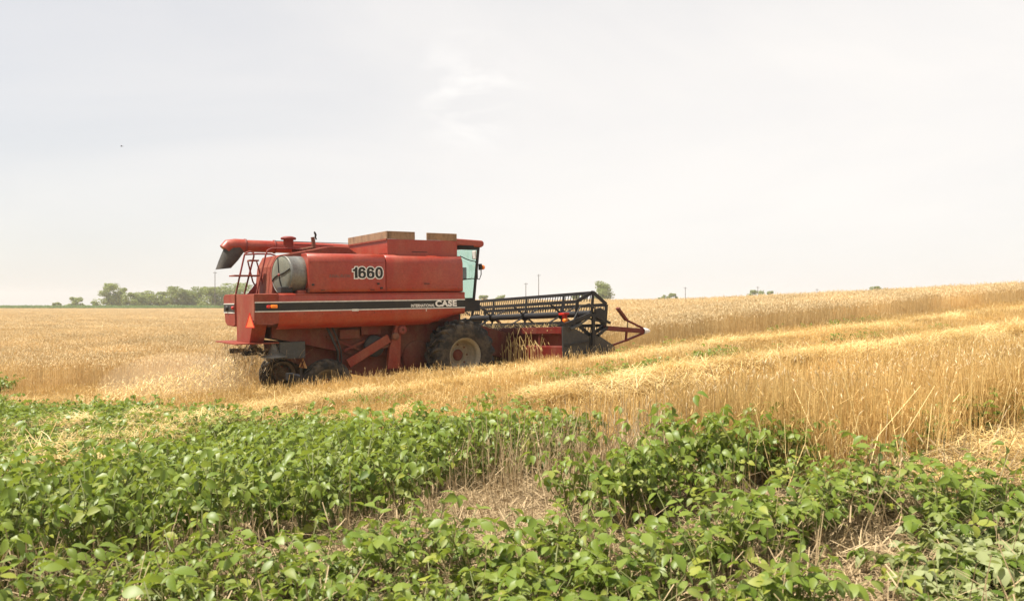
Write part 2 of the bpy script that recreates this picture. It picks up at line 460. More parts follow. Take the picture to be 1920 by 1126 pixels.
# soil with trodden chaff
m, N_, L_, out_ = new_mat('field_soil')
p_ = N_.new('ShaderNodeBsdfPrincipled'); p_.inputs['Roughness'].default_value = .9; p_.inputs['Specular IOR Level'].default_value = .1
tc_ = N_.new('ShaderNodeTexCoord')
na = N_.new('ShaderNodeTexNoise'); na.inputs['Scale'].default_value = 1.1; na.inputs['Detail'].default_value = 8
nb = N_.new('ShaderNodeTexNoise'); nb.inputs['Scale'].default_value = 38; nb.inputs['Detail'].default_value = 6
ra = N_.new('ShaderNodeValToRGB')
ra.color_ramp.elements[0].position = .36; ra.color_ramp.elements[0].color = (.11, .075, .046, 1)
ra.color_ramp.elements[1].position = .62; ra.color_ramp.elements[1].color = (.33, .24, .135, 1)
ad = N_.new('ShaderNodeMath'); ad.operation = 'MULTIPLY_ADD'; ad.inputs[1].default_value = .55
sc_ = N_.new('ShaderNodeMath'); sc_.operation = 'MULTIPLY'; sc_.inputs[1].default_value = .45
bp = N_.new('ShaderNodeBump'); bp.inputs['Strength'].default_value = .6; bp.inputs['Distance'].default_value = .03
L_.new(tc_.outputs['Object'], na.inputs['Vector']); L_.new(tc_.outputs['Object'], nb.inputs['Vector'])
L_.new(nb.outputs['Fac'], sc_.inputs[0]); L_.new(na.outputs['Fac'], ad.inputs[0]); L_.new(sc_.outputs['Value'], ad.inputs[2])
L_.new(ad.outputs['Value'], ra.inputs['Fac']); L_.new(ra.outputs['Color'], p_.inputs['Base Color'])
L_.new(nb.outputs['Fac'], bp.inputs['Height']); L_.new(bp.outputs['Normal'], p_.inputs['Normal']); L_.new(p_.outputs['BSDF'], out_.inputs['Surface'])
M['soil'] = m

# ------------------------------------------------------------------ ground
def axis_vals(lo, hi, fine_lo, fine_hi, step, grow):
    a = list(np.arange(fine_lo, fine_hi, step))
    s = step; x = a[-1]
    while x < hi: s *= grow; x += s; a.append(x)
    s = step; x = a[0]; b = []
    while x > lo: s *= grow; x -= s; b.append(x)
    return np.array(b[::-1] + a)


gx = axis_vals(-2600, 2600, -16, 22, .5, 1.09)
gy = axis_vals(-300, 3500, -2, 40, .5, 1.08)
GX, GY = np.meshgrid(gx, gy)
GZ = H(GX, GY)
nx, ny = len(gx), len(gy)
idx = np.arange(nx * ny).reshape(ny, nx)
faces = np.stack([idx[:-1, :-1], idx[:-1, 1:], idx[1:, 1:], idx[1:, :-1]], -1).reshape(-1, 4)
me = bpy.data.meshes.new('ground')
me.from_pydata(np.stack([GX, GY, GZ], -1).reshape(-1, 3).tolist(), [], faces.tolist())
me.polygons.foreach_set('use_smooth', [True] * len(me.polygons))
me.materials.append(M['soil'])
g_o = bpy.data.objects.new('ground', me); COL.objects.link(g_o)
tag(g_o, 'rolling farm field soil under the crops', None, None, 'structure')

# ------------------------------------------------------------------ summer haze
hz = MB(); hz.box(-900, 900, -40, 900, -2.4, 16)
m, N_, L_, out_ = new_mat('haze_air')
pv = N_.new('ShaderNodeVolumePrincipled')
pv.inputs['Color'].default_value = (.97, .97, .97, 1); pv.inputs['Density'].default_value = HAZE; pv.inputs['Anisotropy'].default_value = .3
L_.new(pv.outputs['Volume'], out_.inputs['Volume'])
hz_o = hz.build('haze', m); tag(hz_o, 'pale summer haze in the air over the fields', None, None, 'stuff')

# ------------------------------------------------------------------ plant pieces (numpy soups)
class Soup:
    def __init__(self):
        self.v, self.f, self.m, self.r, self.n = [], [], [], [], 0

    def add(self, v, f, mat=0, rnd=0.5):
        v = np.asarray(v, float)
        self.v.append(v); self.r.append(np.full(len(v), rnd) if np.isscalar(rnd) else np.asarray(rnd))
        for q in f: self.f.append(tuple(i + self.n for i in q)); self.m.append(mat)
        self.n += len(v)

    def mesh(self, name, mats, smooth=False):
        me = bpy.data.meshes.new(name)
        v = np.concatenate(self.v)
        me.from_pydata(v.tolist(), [], self.f)
        for m in mats: me.materials.append(m)
        me.polygons.foreach_set('material_index', self.m)
        if smooth: me.polygons.foreach_set('use_smooth', [True] * len(me.polygons))
        at = me.attributes.new('rnd', 'FLOAT', 'POINT')
        at.data.foreach_set('value', np.concatenate(self.r).astype(np.float32))
        me.update()
        return me


def ribbon(sp, pts, w, az, mat, rnd, taper=.6):
    pts = np.asarray(pts, float)
    n = len(pts)
    side = np.array([math.cos(az), math.sin(az), 0])
    ws = np.linspace(w, w * taper, n)[:, None] / 2
    v = np.empty((2 * n, 3)); v[0::2] = pts - side * ws; v[1::2] = pts + side * ws
    sp.add(v, [(2 * i, 2 * i + 1, 2 * i + 3, 2 * i + 2) for i in range(n - 1)], mat, rnd)


def spindle(sp, a, b, w, mat, rnd):
    a, b = np.asarray(a, float), np.asarray(b, float)
    d = (b - a); d /= np.linalg.norm(d) + 1e-9
    u = np.cross(d, (0.3, 0.9, 0.2)); u /= np.linalg.norm(u); w2 = np.cross(d, u)
    mid = a + (b - a) * .42
    v = [a] + [mid + (u * math.cos(k) + w2 * math.sin(k)) * w / 2 for k in (0, 1.571, 3.142, 4.712)] + [b]
    sp.add(v, [(0, 2, 1), (0, 3, 2), (0, 4, 3), (0, 1, 4), (1, 2, 5), (2, 3, 5), (3, 4, 5), (4, 1, 5)], mat, rnd)


def wheat_clump(seed, n, half, h, hv, lean, sw, hw, hl, head_p=1., blade_p=.3, from_z=0.):
    r = np.random.default_rng(seed); sp = Soup()
    for _ in range(n):
        x, y = r.uniform(-half, half, 2)
        hh = h * (1 + r.normal(0, hv)); az = r.uniform(0, 6.283); ln = abs(r.normal(0, lean)) * hh
        dx, dy = math.cos(az) * ln, math.sin(az) * ln
        rv = r.uniform()
        p = [(x, y, from_z), (x + dx * .3, y + dy * .3, hh * .5), (x + dx, y + dy, hh)]
        ribbon(sp, p, sw, r.uniform(0, 3.14), 0, rv, .7)
        if r.uniform() < head_p:
            b = r.uniform(0, 6.283); k = r.uniform(.0, .9)
            e = (p[2][0] + math.cos(b) * hl * k, p[2][1] + math.sin(b) * hl * k, hh + hl * math.sqrt(max(.05, 1 - k * k)))
            spindle(sp, p[2], e, hw * r.uniform(.8, 1.2), 1, r.uniform())
        if r.uniform() < blade_p:
            z0 = hh * r.uniform(.3, .8); b = r.uniform(0, 6.283); l = r.uniform(.1, .2)
            c, s = math.cos(b), math.sin(b)
            ribbon(sp, [(x + dx * .5, y + dy * .5, z0), (x + dx * .5 + c * l * .5, y + dy * .5 + s * l * .5, z0 + l * .25), (x + dx * .5 + c * l, y + dy * .5 + s * l, z0 - l * .3)], .009, b + 1.57, 0, r.uniform(), .2)
    return sp


def straw_clump(seed, n, rad, thick, l0, l1, w):
    r = np.random.default_rng(seed); sp = Soup()
    for _ in range(n):
        a, q = r.uniform(0, 6.283), rad * math.sqrt(r.uniform())
        z = thick * (1 - (q / rad) ** 2) * r.uniform(.15, 1) + .01
        b = r.uniform(0, 6.283); l = r.uniform(l0, l1); t = r.normal(0, .22)
        c = np.array([math.cos(a) * q, math.sin(a) * q, z]); d = np.array([math.cos(b) * math.cos(t), math.sin(b) * math.cos(t), math.sin(t)])
        bend = np.array([-math.sin(b), math.cos(b), r.uniform(-.3, .8)]) * l * r.normal(0, .09)
        ribbon(sp, [c - d * l / 2, c + bend, c + d * l / 2], w, b + 1.57, 0, r.uniform(), .8)
    return sp


def leaflet(sp, base, dirv, nrm, L, W, fold, droop, mat, rnd):
    base, d, nn = np.asarray(base, float), np.asarray(dirv, float), np.asarray(nrm, float)
    d = d / np.linalg.norm(d); nn = nn - d * nn.dot(d); nn /= np.linalg.norm(nn) + 1e-9
    sd = np.cross(d, nn)
    st = ((0, .05), (.22, .80), (.5, 1.0), (.78, .62), (1, .04))
    v = []
    for t, w in st:
        c = base + d * (L * t) - nn * (droop * L * t * t)
        ww = W / 2 * w
        v += [c - sd * ww * math.cos(fold) + nn * ww * math.sin(fold), c, c + sd * ww * math.cos(fold) + nn * ww * math.sin(fold)]
    f = []
    for i in range(4):
        b = i * 3
        f += [(b, b + 1, b + 4, b + 3), (b + 1, b + 2, b + 5, b + 4)]
    sp.add(v, f, mat, np.array([rnd, min(1.0, rnd + .22), rnd] * 5))


def trifoliate(sp, r, origin, az, pitch, plen, size, mat, wilt=0.):
    o = np.asarray(origin, float)
    d = np.array([math.cos(az) * math.cos(pitch), math.sin(az) * math.cos(pitch), math.sin(pitch)])
    tip = o + d * plen
    mid = o + d * plen * .5 + np.array([0, 0, plen * .06])
    ribbon(sp, [o, mid, tip], .005, az + 1.57, 2, r.uniform(), .7)
    rv = r.uniform()
    flat = r.uniform(-.75, .35) - wilt
    nb = np.array([r.normal(0, .38), r.normal(0, .38), 1.0])
    for k, ang in enumerate((0, 1.25, -1.25)):
        a2 = az + ang + r.normal(0, .12)
        t = flat + r.normal(0, .28)
        dd = np.array([math.cos(a2) * math.cos(t), math.sin(a2) * math.cos(t), math.sin(t)])
        s = size * r.uniform(.85, 1.12) * (1.08 if k == 0 else .95)
        st = tip + (d * .012 if k == 0 else dd * .004)
        leaflet(sp, st, dd, nb + np.array([r.normal(0, .2), r.normal(0, .2), 0]), s, s * r.uniform(.60, .72), r.uniform(.05, .45), r.uniform(.05, .5), mat, min(1, max(0, rv + r.normal(0, .18))))


def bean_leaf_mesh(seed, young):
    r = np.random.default_rng(seed); sp = Soup()
    trifoliate(sp, r, (0, 0, 0), 0, r.uniform(.35, .9), r.uniform(.07, .15), r.uniform(.052, .072), 1 if young else 0)
    return sp.mesh('leaf', [M['leaf'], M['leafy'], M['beanstem']], True)


def bean_plan(seed, h=.46, nleaf=19):
    """where leaves sit on one plant: list of (point, azimuth, scale, young)"""
    r = np.random.default_rng(seed)
    stems, leaves = [], []
    ns = 6
    for k in range(ns):
        az = k * 6.283 / ns + r.uniform(-.5, .5); ln = r.uniform(.08, .27); hh = h * r.uniform(.6, 1.0)
        p = [(0, 0, 0), (math.cos(az) * ln * .4, math.sin(az) * ln * .4, hh * .5), (math.cos(az) * ln, math.sin(az) * ln, hh)]
        stems.append(p)
    for i in range(nleaf):
        st = stems[i % ns]; t = 1 - (i / nleaf) ** 1.25 * .82
        if t > .5:
            q = (t - .5) * 2; pt = np.array(st[1]) * (1 - q) + np.array(st[2]) * q
        else:
            q = t * 2; pt = np.array(st[0]) * (1 - q) + np.array(st[1]) * q
        leaves.append((pt, i * 2.4 + r.uniform(-.5, .5), r.uniform(.66, 1.22), t > .84 or r.uniform() < .2))
    return stems, leaves


def link_src(coll, me):
    o = bpy.data.objects.new(me.name, me); coll.objects.link(o); return o


def scatter(name, meshes, pos, rot, scl, vid, label, cat=None, kind='stuff', parent=None):
    """one object that sows copies of the given clumps at the given places"""
    coll = bpy.data.collections.new(name + '_pieces')
    for i, me in enumerate(meshes):
        me.name = '%s_piece_%02d' % (name, i); link_src(coll, me)
    pm = bpy.data.meshes.new(name)
    pm.from_pydata(np.asarray(pos).tolist(), [], [])
    for nm, ty, arr in (('rot', 'FLOAT_VECTOR', rot), ('scl', 'FLOAT_VECTOR', scl), ('vid', 'INT', vid)):
        a = pm.attributes.new(nm, ty, 'POINT')
        if ty == 'INT': a.data.foreach_set('value', np.asarray(arr, np.int32))
        else: a.data.foreach_set('vector', np.asarray(arr, np.float32).ravel())
    o = bpy.data.objects.new(name, pm); COL.objects.link(o)
    ng = bpy.data.node_groups.new(name, 'GeometryNodeTree')
    ng.interface.new_socket('Geometry', in_out='INPUT', socket_type='NodeSocketGeometry')
    ng.interface.new_socket('Geometry', in_out='OUTPUT', socket_type='NodeSocketGeometry')
    gi, go = ng.nodes.new('NodeGroupInput'), ng.nodes.new('NodeGroupOutput')
    ci = ng.nodes.new('GeometryNodeCollectionInfo'); ci.inputs['Collection'].default_value = coll
    ci.inputs['Separate Children'].default_value = True; ci.inputs['Reset Children'].default_value = True
    ip = ng.nodes.new('GeometryNodeInstanceOnPoints'); ip.inputs['Pick Instance'].default_value = True
    def na(nm, ty):
        q = ng.nodes.new('GeometryNodeInputNamedAttribute'); q.data_type = ty; q.inputs['Name'].default_value = nm
        return q.outputs['Attribute']
    er = ng.nodes.new('FunctionNodeEulerToRotation')
    ng.links.new(na('rot', 'FLOAT_VECTOR'), er.inputs[0])
    ng.links.new(gi.outputs[0], ip.inputs['Points']); ng.links.new(ci.outputs[0], ip.inputs['Instance'])
    ng.links.new(na('vid', 'INT'), ip.inputs['Instance Index']); ng.links.new(er.outputs[0], ip.inputs['Rotation'])
    ng.links.new(na('scl', 'FLOAT_VECTOR'), ip.inputs['Scale']); ng.links.new(ip.outputs[0], go.inputs[0])
    md = o.modifiers.new('sow', 'NODES'); md.node_group = ng
    tag(o, label, cat, None, kind)
    if parent is not None: o.parent = parent
    return o


def in_view(x, y, m=1.5, k=.69):
    return (np.abs(x) < k * y + m) & (y > 1.2)


def grid_ts(t0, t1, s0, s1, step, jit=.5):
    t, s = np.meshgrid(np.arange(t0, t1, step), np.arange(s0, s1, step))
    t = t.ravel() + rng.uniform(-jit, jit, t.size) * step; s = s.ravel() + rng.uniform(-jit, jit, s.size) * step
    x, y = from_ts(t, s)
    return t, s, x, y


def place(x, y, smin, smax, nvar, tilt=.06, zoff=0., zs=None):
    n = len(x)
    z = H(x, y) + zoff
    rot = np.stack([rng.normal(0, tilt, n), rng.normal(0, tilt, n), rng.uniform(0, 6.283, n)], -1)
    s = rng.uniform(smin, smax, n)
    scl = np.stack([s, s, s if zs is None else s * zs], -1)
    return np.stack([x, y, z], -1), rot, scl, rng.integers(0, nvar, n)


def wob(t, s, f=1.0, ph=0.):
    return np.sin(t * .9 * f + s * .7 * f + ph) * .5 + np.sin(t * 1.9 * f - s * 1.3 * f + 1.7 + ph) * .3 + np.sin(t * 3.7 * f + s * 2.9 * f + ph * 2) * .2


# ------------------------------------------------------------------ standing wheat
wheat_near = [wheat_clump(100 + i, 46, .24, .78, .07, .10, .0065, .021, .095, 1, .25).mesh('w', [M['stem'], M['head']]) for i in range(6)]
t, s, x, y = grid_ts(-14, 62, -3.2, 62, .34)
dens = rng.uniform(0, 1, len(t))
edge_t = 3.15 + wob(t, s, 1.4) * .15
keep = ((s > 3.1 + .2 * wob(t, s, 2.)) | ((t > edge_t) & ((s > -2.45) | (t > 5.3 + .3 * wob(t, s, 2.6))))) & in_view(x, y, 2) & (np.hypot(x, y) < 55)
keep &= (y < 36) | (dens < .7)
x, y, t, s = x[keep], y[keep], t[keep], s[keep]
zs = 1.0 + .06 * wob(t, s, .35) + np.where(y > 45, -.04, 0)
scatter('standing_wheat', wheat_near, *place(x, y, .92, 1.1, 6, .05, 0, zs), 'tall ripe golden wheat standing beyond the combine and along its cut edge', 'wheat')

wheat_far = [wheat_clump(140 + i, 150, 1.05, .80, .05, .08, .018, .045, .11, 1, .0, .25).mesh('w', [M['stem'], M['head']]) for i in range(4)]
X_, Y_ = np.meshgrid(np.arange(-210, 60, 1.55), np.arange(50, 283, 1.55))
x = X_.ravel() + rng.uniform(-.7, .7, X_.size); y = Y_.ravel() + rng.uniform(-.7, .7, X_.size)
keep = (np.abs(x) < .69 * y + 3) & (np.hypot(x, y) > 60.5) & ((x < -.20 * y) | (y < 130)) & (x < .1 * y)
x, y = x[keep], y[keep]
scatter('distant_wheat', wheat_far, *place(x, y, .95, 1.08, 4, .02), 'smooth pale wheat field stretching back to the green strip of crop', 'wheat')
X_, Y_ = np.meshgrid(np.arange(4, 60, 1.2), np.arange(40, 92, 1.2))
x = X_.ravel() + rng.uniform(-.6, .6, X_.size); y = Y_.ravel() + rng.uniform(-.6, .6, X_.size)
keep = (np.abs(x) < .69 * y + 3) & (np.hypot(x, y) > 57.5) & (x > .09 * y)
x, y = x[keep], y[keep]
scatter('hilltop_wheat', wheat_far, *place(x, y, .98, 1.1, 4, .03), 'ripe wheat on the crest of the rise at the right skyline', 'wheat')

# tall uncut block at the right and the greyish strip before it
block = [wheat_clump(180 + i, 74, .2, .55, .17, .13, .0044, .011, .055, .05, .3).mesh('w', [M['stubble'], M['head']]) for i in range(5)]
t, s, x, y = grid_ts(-5.3, 9, -15.7, -12.6, .19)
keep = in_view(x, y, 1) & (t > -4.75 + .35 * wob(t, s, 2.3)) & (s > -15.25 + .3 * wob(t, s, 1.7)) & (s < -13.0 + .3 * wob(t, s, 1.3))
x, y, t, s = x[keep], y[keep], t[keep], s[keep]
zs = np.clip(.92 - .04 * (t + 4.4), .62, 1.0) * (1 + .16 * wob(t, s, 1.2)) * np.clip(1 - (s + 13.7) * .22, .7, 1.1)
scatter('uncut_wheat_strip', block, *place(x, y, .9, 1.1, 5, .06, 0, zs), 'tall orange gold strip of straight wheat stalks at the right beside the soybeans', 'wheat')

t, s, x, y = grid_ts(-5.2, 3, -15.6, -14.7, .27)
keep = in_view(x, y, 1) & (rng.uniform(0, 1, len(t)) < .4)
x, y = x[keep], y[keep]
lean = [wheat_clump(195 + i, 9, .2, .62, .25, .5, .006, .012, .06, .2, .1).mesh('w', [M['straw'], M['head']]) for i in range(4)]
scatter('leaning_stalks', lean, *place(x, y, .7, 1.15, 4, .3), 'pale bent stalks leaning out from the foot of the tall wheat strip', 'wheat')

# ------------------------------------------------------------------ stubble and windrows
stub = [wheat_clump(220 + i, 42, .2, .27, .22, .16, .0068, .01, .05, .05, .45).mesh('w', [M['stubble'], M['head']]) for i in range(6)]


def bean_edge(s):
    return np.interp(s, [-17, -15.2, -12.5, -10.5, -8.3, -4.4, -1, 2], [-4.1, -4.5, -4.7, -5.3, -6.7, -7.4, -9.4, -10.5])


t, s, x, y = grid_ts(-11, 44, -13.2, 3.0, .26)
keep = in_view(x, y, 1.5) & ((s < -3.2) | (t < 3.3)) & (t > bean_edge(s) + .25 * wob(t, s, 1.5)) & (y < 46)
# leave the ground under the machine's wheels rolled flat
keep &= ~((np.abs(s) < 1.75) & (t > -5.0) & (t < 1.2))
x, y, t, s = x[keep], y[keep], t[keep], s[keep]
zs = 1.05 + .22 * wob(t, s, .8) + np.where(s < -11.3, .18, 0) + np.where((s > -4.4) & (t < 2), .12, 0)
scatter('wheat_stubble', stub, *place(x, y, .9, 1.15, 6, .09, 0, zs), 'short pale golden stubble between the machine and the soybeans', 'stubble')

strw = [straw_clump(260 + i, 80, .34, .17, .12, .42, .0062).mesh('w', [M['straw']]) for i in range(6)]


def windrow(c, wd, t0, t1, step, amp):
    t, s, x, y = grid_ts(t0, t1, c - wd * 2.2, c + wd * 2.2, step)
    cc = c + .25 * np.sin(t * .55 + c) + .12 * np.sin(t * 1.7 + c)
    g = np.exp(-((s - cc) / wd) ** 2)
    k = (rng.uniform(0, 1, len(t)) < g * 1.2 * (.72 + .45 * wob(t, s, 1.9))) & in_view(x, y, 1.2) & (y < 48)
    return x[k], y[k], (g * amp)[k]


xs, ys, zo = [], [], []
for a in ((-6.1, .85, -6.5, 42, .19, .24), (-10.2, 1.0, -3.6, 34, .19, .30), (-8.3, 3.0, -6.5, 40, .36, .06), (-12.3, .5, -3.5, 14, .34, .2),
          (-4.2, .9, -8.5, 8, .3, .16), (-2.75, .45, -7.5, 2.2, .17, .16), (-.2, 1.2, -11.5, -5.3, .24, .22)):
    q = windrow(*a); xs.append(q[0]); ys.append(q[1]); zo.append(q[2])
x, y, zo = np.concatenate(xs), np.concatenate(ys), np.concatenate(zo)
scatter('straw_windrows', strw, *place(x, y, .8, 1.2, 6, .15, zo, None), 'bright loose straw lying in long rows over the stubble', 'straw')

# weathered straw litter in the gaps of the bean plot and over the right foreground
old = [straw_clump(300 + i, 70, .30, .10, .08, .34, .0052).mesh('w', [M['oldstraw']]) for i in range(6)]
t, s, x, y = grid_ts(-20, 8, -21, -11.5, .21)
keep = in_view(x, y, .6) & (rng.uniform(0, 1, len(t)) < .85) & ((t < -3.8) | (s < -14.6) | (rng.uniform(0, 1, len(t)) < .3))
x, y = x[keep], y[keep]
scatter('straw_litter', old, *place(x, y, .8, 1.2, 6, .12), 'dull weathered straw matted on the soil between the soybean rows', 'straw')
t, s, x, y = grid_ts(-4.4, 4, -17.5, -15.2, .2)
keep = in_view(x, y, .6)
x, y = x[keep], y[keep]
scatter('pale_straw_mat', strw, *place(x, y, .7, 1.1, 6, .12), 'pale straw mat on the ground at the foot of the tall wheat strip', 'straw')
# old standing stalks in the gaps
gap_stub = [wheat_clump(340 + i, 16, .16, .26, .3, .3, .0055, .01, .05, .0, .5).mesh('w', [M['oldstraw'], M['oldstraw']]) for i in range(5)]
t, s, x, y = grid_ts(-14, -3.9, -17, -12.6, .26)
keep = in_view(x, y, .6) & (rng.uniform(0, 1, len(t)) < np.where((s > -14.3) & (s < -12.8) & (t > -6.6), 1., .4))
x, y, s_, t_ = x[keep], y[keep], s[keep], t[keep]
zs = np.where((s_ > -14.4) & (t_ > -6.8), 1.7, 1.0)
scatter('old_stalks', gap_stub, *place(x, y, .9, 1.2, 5, .15, 0, zs), 'thin grey brown stalks standing in the gaps of the soybean rows', 'stubble')
# straw thrown over the beans at the left
xs, ys, zs_ = [], [], []
for (tt, ss, rr, n) in ((-8.9, -8.9, .6, 12), (-9.4, -10.8, .35, 9), (-8.2, -7.0, .8, 16), (-8.0, -9.3, .4, 5), (-9.9, -6.4, .8, 11), (-7.4, -8.0, .5, 9), (-6.2, -9.9, .4, 6), (-10.3, -8.2, .45, 5), (-10.6, -9.7, .4, 5)):
    a = rng.uniform(0, 6.283, n); q = rr * np.sqrt(rng.uniform(0, 1, n))
    px, py = from_ts(tt + np.cos(a) * q * 1.4, ss + np.sin(a) * q * .8)
    xs.append(px); ys.append(py); zs_.append(np.full(n, .36))
x, y, zo = np.concatenate(xs), np.concatenate(ys), np.concatenate(zs_)
scatter('straw_on_soybeans', strw, *place(x, y, .55, .95, 6, .25, zo), 'pale straw tufts lying on top of the soybean leaves at the left', 'straw')

# ------------------------------------------------------------------ soybeans
leaf_old = [bean_leaf_mesh(400 + i, False) for i in range(8)]
leaf_new = [bean_leaf_mesh(420 + i, True) for i in range(5)]
plans = [bean_plan(440 + i, .42, 32) for i in range(6)]


def stem_mesh(plan):
    sp = Soup()
    for p in plan[0]:
        ribbon(sp, p, .009, 0.4, 0, .4, .5); ribbon(sp, p, .009, 1.97, 0, .6, .5)
    return sp.mesh('stem', [M['beanstem']])


stem_meshes = [stem_mesh(p) for p in plans]

# where plants grow: rows along the direction of travel
rows = np.concatenate([np.array([-17.1, -16.5, -16.2, -15.75, -15.2, -14.85, -14.6, -14.02]), np.arange(-13.42, 2.5, .60)])
bx, by, bt, bs, brow = [], [], [], [], []
for ri, rs in enumerate(rows):
    tt = np.arange(-22, -4, .118) + rng.uniform(-.06, .06, len(np.arange(-22, -4, .118)))
    ss = rs + rng.normal(0, .09, len(tt))
    xx, yy = from_ts(tt, ss)
    lim = bean_edge(ss) - .1 + rng.normal(0, .15, len(tt))
    k = (tt < lim) & in_view(xx, yy, 1.4, .66) & (yy > 2.15)
    if rs < -13.9:       # gaps in the nearest rows
        k &= ~(wob(tt, ss * 0 + rs * 3, 1.1, 2.2) > .80)
    if rs == -15.2: k &= tt < -7.0
    if rs == -15.75: k &= tt < -4.5
    if rs == -15.2: k &= ~((tt > -6.9) & (tt < -5.5))
    if rs == -14.6: k &= ~((tt > -7.5) & (tt < -6.75))
    if rs == -16.5: k &= tt < -6.8
    if rs == -16.2: k &= (tt < -7.0) | (tt > -5.4)
    if rs == -17.1: k &= tt < -7.3
    if -13.5 < rs < -13.3: k &= (tt < -7.4) | (rng.uniform(0, 1, len(tt)) < .12)
    if -12.9 < rs < -12.7: k &= tt < -5.1
    if rs == -14.85: k &= (tt > -6.6) & (tt < -4.8)
    if rs == -14.02: k &= (tt < -8.9) & (rng.uniform(0, 1, len(tt)) < .55)
    bx.append(xx[k]); by.append(yy[k]); bt.append(tt[k]); bs.append(ss[k]); brow.append(np.full(k.sum(), ri))
bx, by, bt, bs, brow = map(np.concatenate, (bx, by, bt, bs, brow))
bz = H(bx, by)
order = np.argsort(np.hypot(bx, by) + 100.0 * (np.abs(bx) > .655 * by + .15))
near, rest = order[:300], order[300:]

row_lab = {}
ORD = ['frontmost', 'second', 'third', 'fourth', 'fifth']
AFT = ['first', 'second', 'third', 'fourth', 'fifth', 'sixth', 'seventh']
row_names = ['%s row from the lower right corner' % q for q in ORD + ['sixth', 'seventh', 'eighth']]
row_names += ['%s row behind the straw covered gap' % q for q in AFT]
QUART = ['left quarter', 'centre left', 'centre right', 'right quarter']
protos = {}
for k, pi in enumerate(near):
    v = int(rng.integers(0, 6))
    if v not in protos:
        st = bpy.data.objects.new('soybean_plant', None); st.empty_display_size = .1
        COL.objects.link(st)
        sm = bpy.data.objects.new('stem', stem_meshes[v]); sm.parent = st; COL.objects.link(sm)
        rv = np.random.default_rng(500 + v)
        lv = []
        for pt, az, sc, yg in plans[v][1]:
            me = leaf_new[rv.integers(0, 5)] if yg else leaf_old[rv.integers(0, 8)]
            lf = bpy.data.objects.new('leaf', me); lf.parent = st
            lf.location = pt; lf.rotation_euler = (rv.normal(0, .18), rv.normal(0, .18), az); lf.scale = (sc, sc, sc)
            COL.objects.link(lf); lv.append(lf)
        protos[v] = (st, [sm] + lv); root = st
    else:
        src, kids = protos[v]
        root = src.copy(); COL.objects.link(root)
        for c in kids:
            d = c.copy(); d.parent = root; COL.objects.link(d)
    tall = 1.32 if (-15.0 < bs[pi] < -14.2 and bt[pi] > -6.8) else 1.25 if bs[pi] > -13.8 else .88
    root.location = (bx[pi], by[pi], bz[pi])
    root.rotation_euler = (rng.normal(0, .17), rng.normal(0, .17), rng.uniform(0, 6.283))
    q = rng.uniform(.74, 1.14); root.scale = (q, q, q * tall * rng.uniform(.9, 1.08))
    ri = int(brow[pi])
    u_ = bx[pi] / by[pi] / .64
    size_w = 'tall' if q > 1.0 else 'low' if q < .86 else 'bushy'
    tag(root, '%s green soybean plant, %s, %s of the picture' % (size_w, row_names[min(ri, len(row_names) - 1)], QUART[int(min(3, max(0, (u_ + 1) * 2)))]), 'soybean plant', 'soybean plants in the nearest rows')


def full_bean(v):
    r = np.random.default_rng(540 + v); sp = Soup()
    st, lv = bean_plan(560 + v, .42, 32)
    for p in st: ribbon(sp, p, .009, .4, 2, .5, .5); ribbon(sp, p, .009, 1.97, 2, .5, .5)
    for pt, az, sc, yg in lv:
        trifoliate(sp, r, pt, az, r.uniform(.35, .9), r.uniform(.07, .15) * sc, r.uniform(.052, .072) * sc, 1 if yg else 0)
    return sp.mesh('b', [M['leaf'], M['leafy'], M['beanstem']], True)


bean_meshes = [full_bean(v) for v in range(8)]
scatter('soybean_rows', bean_meshes, *place(bx[rest], by[rest], .78, 1.18, 8, .2, 0, np.interp(bs[rest], [-12.1, -11.6, -9.6, -9.0], [1.2, 1.0, 1.0, 1.0])), 'dense green soybeans filling the plot behind the nearest rows', 'soybeans')
# stray beans in the stubble
xs, ys = [], []
for (tt, ss, lt, ls, n) in ((-1.2, -8.4, 1.8, .5, 34), (2.0, -8.1, 1.3, .4, 30), (-4.0, -9.6, .6, .5, 6), (8, -7.8, 3, .5, 18), (12, -3.9, 3, .4, 14), (20, -8.3, 3, .5, 16), (-4.9, -7.4, .7, .3, 5), (-3.0, -14.9, 1.1, .25, 6), (-2.0, -15.3, 1.0, .3, 6), (5, -4.2, 1.5, .4, 8)):
    px, py = from_ts(tt + rng.normal(0, lt * .6, n), ss + rng.normal(0, ls * .6, n)); xs.append(px); ys.append(py)
x, y = np.concatenate(xs), np.concatenate(ys)
scatter('stray_soybeans', bean_meshes, *place(x, y, .6, .95, 8, .15), 'small green soybean patches coming up through the stubble', 'soybeans')


def flat_bean(v):
    r = np.random.default_rng(600 + v); sp = Soup()
    for k in range(5):
        az = r.normal(0, .5); l = r.uniform(.25, .5); y0 = r.uniform(-.15, .15)
        p = [(-.2, y0, .04), (-.2 + math.cos(az) * l * .5, y0 + math.sin(az) * l * .5, .10), (-.2 + math.cos(az) * l, y0 + math.sin(az) * l, .07)]
        ribbon(sp, p, .008, 1.57, 1, r.uniform(), .5)
        for j in range(4):
            q = r.uniform(.2, 1)
            pt = np.array(p[1]) * (1 - q) + np.array(p[2]) * q
            trifoliate(sp, r, pt, az + r.normal(0, .5), r.uniform(-.1, .3), r.uniform(.04, .1), r.uniform(.055, .08), 0 if r.uniform() < .7 else 3, .1)
    return sp.mesh('b', [M['wilt'], M['beanstem'], M['beanstem'], M['leaf']], True)


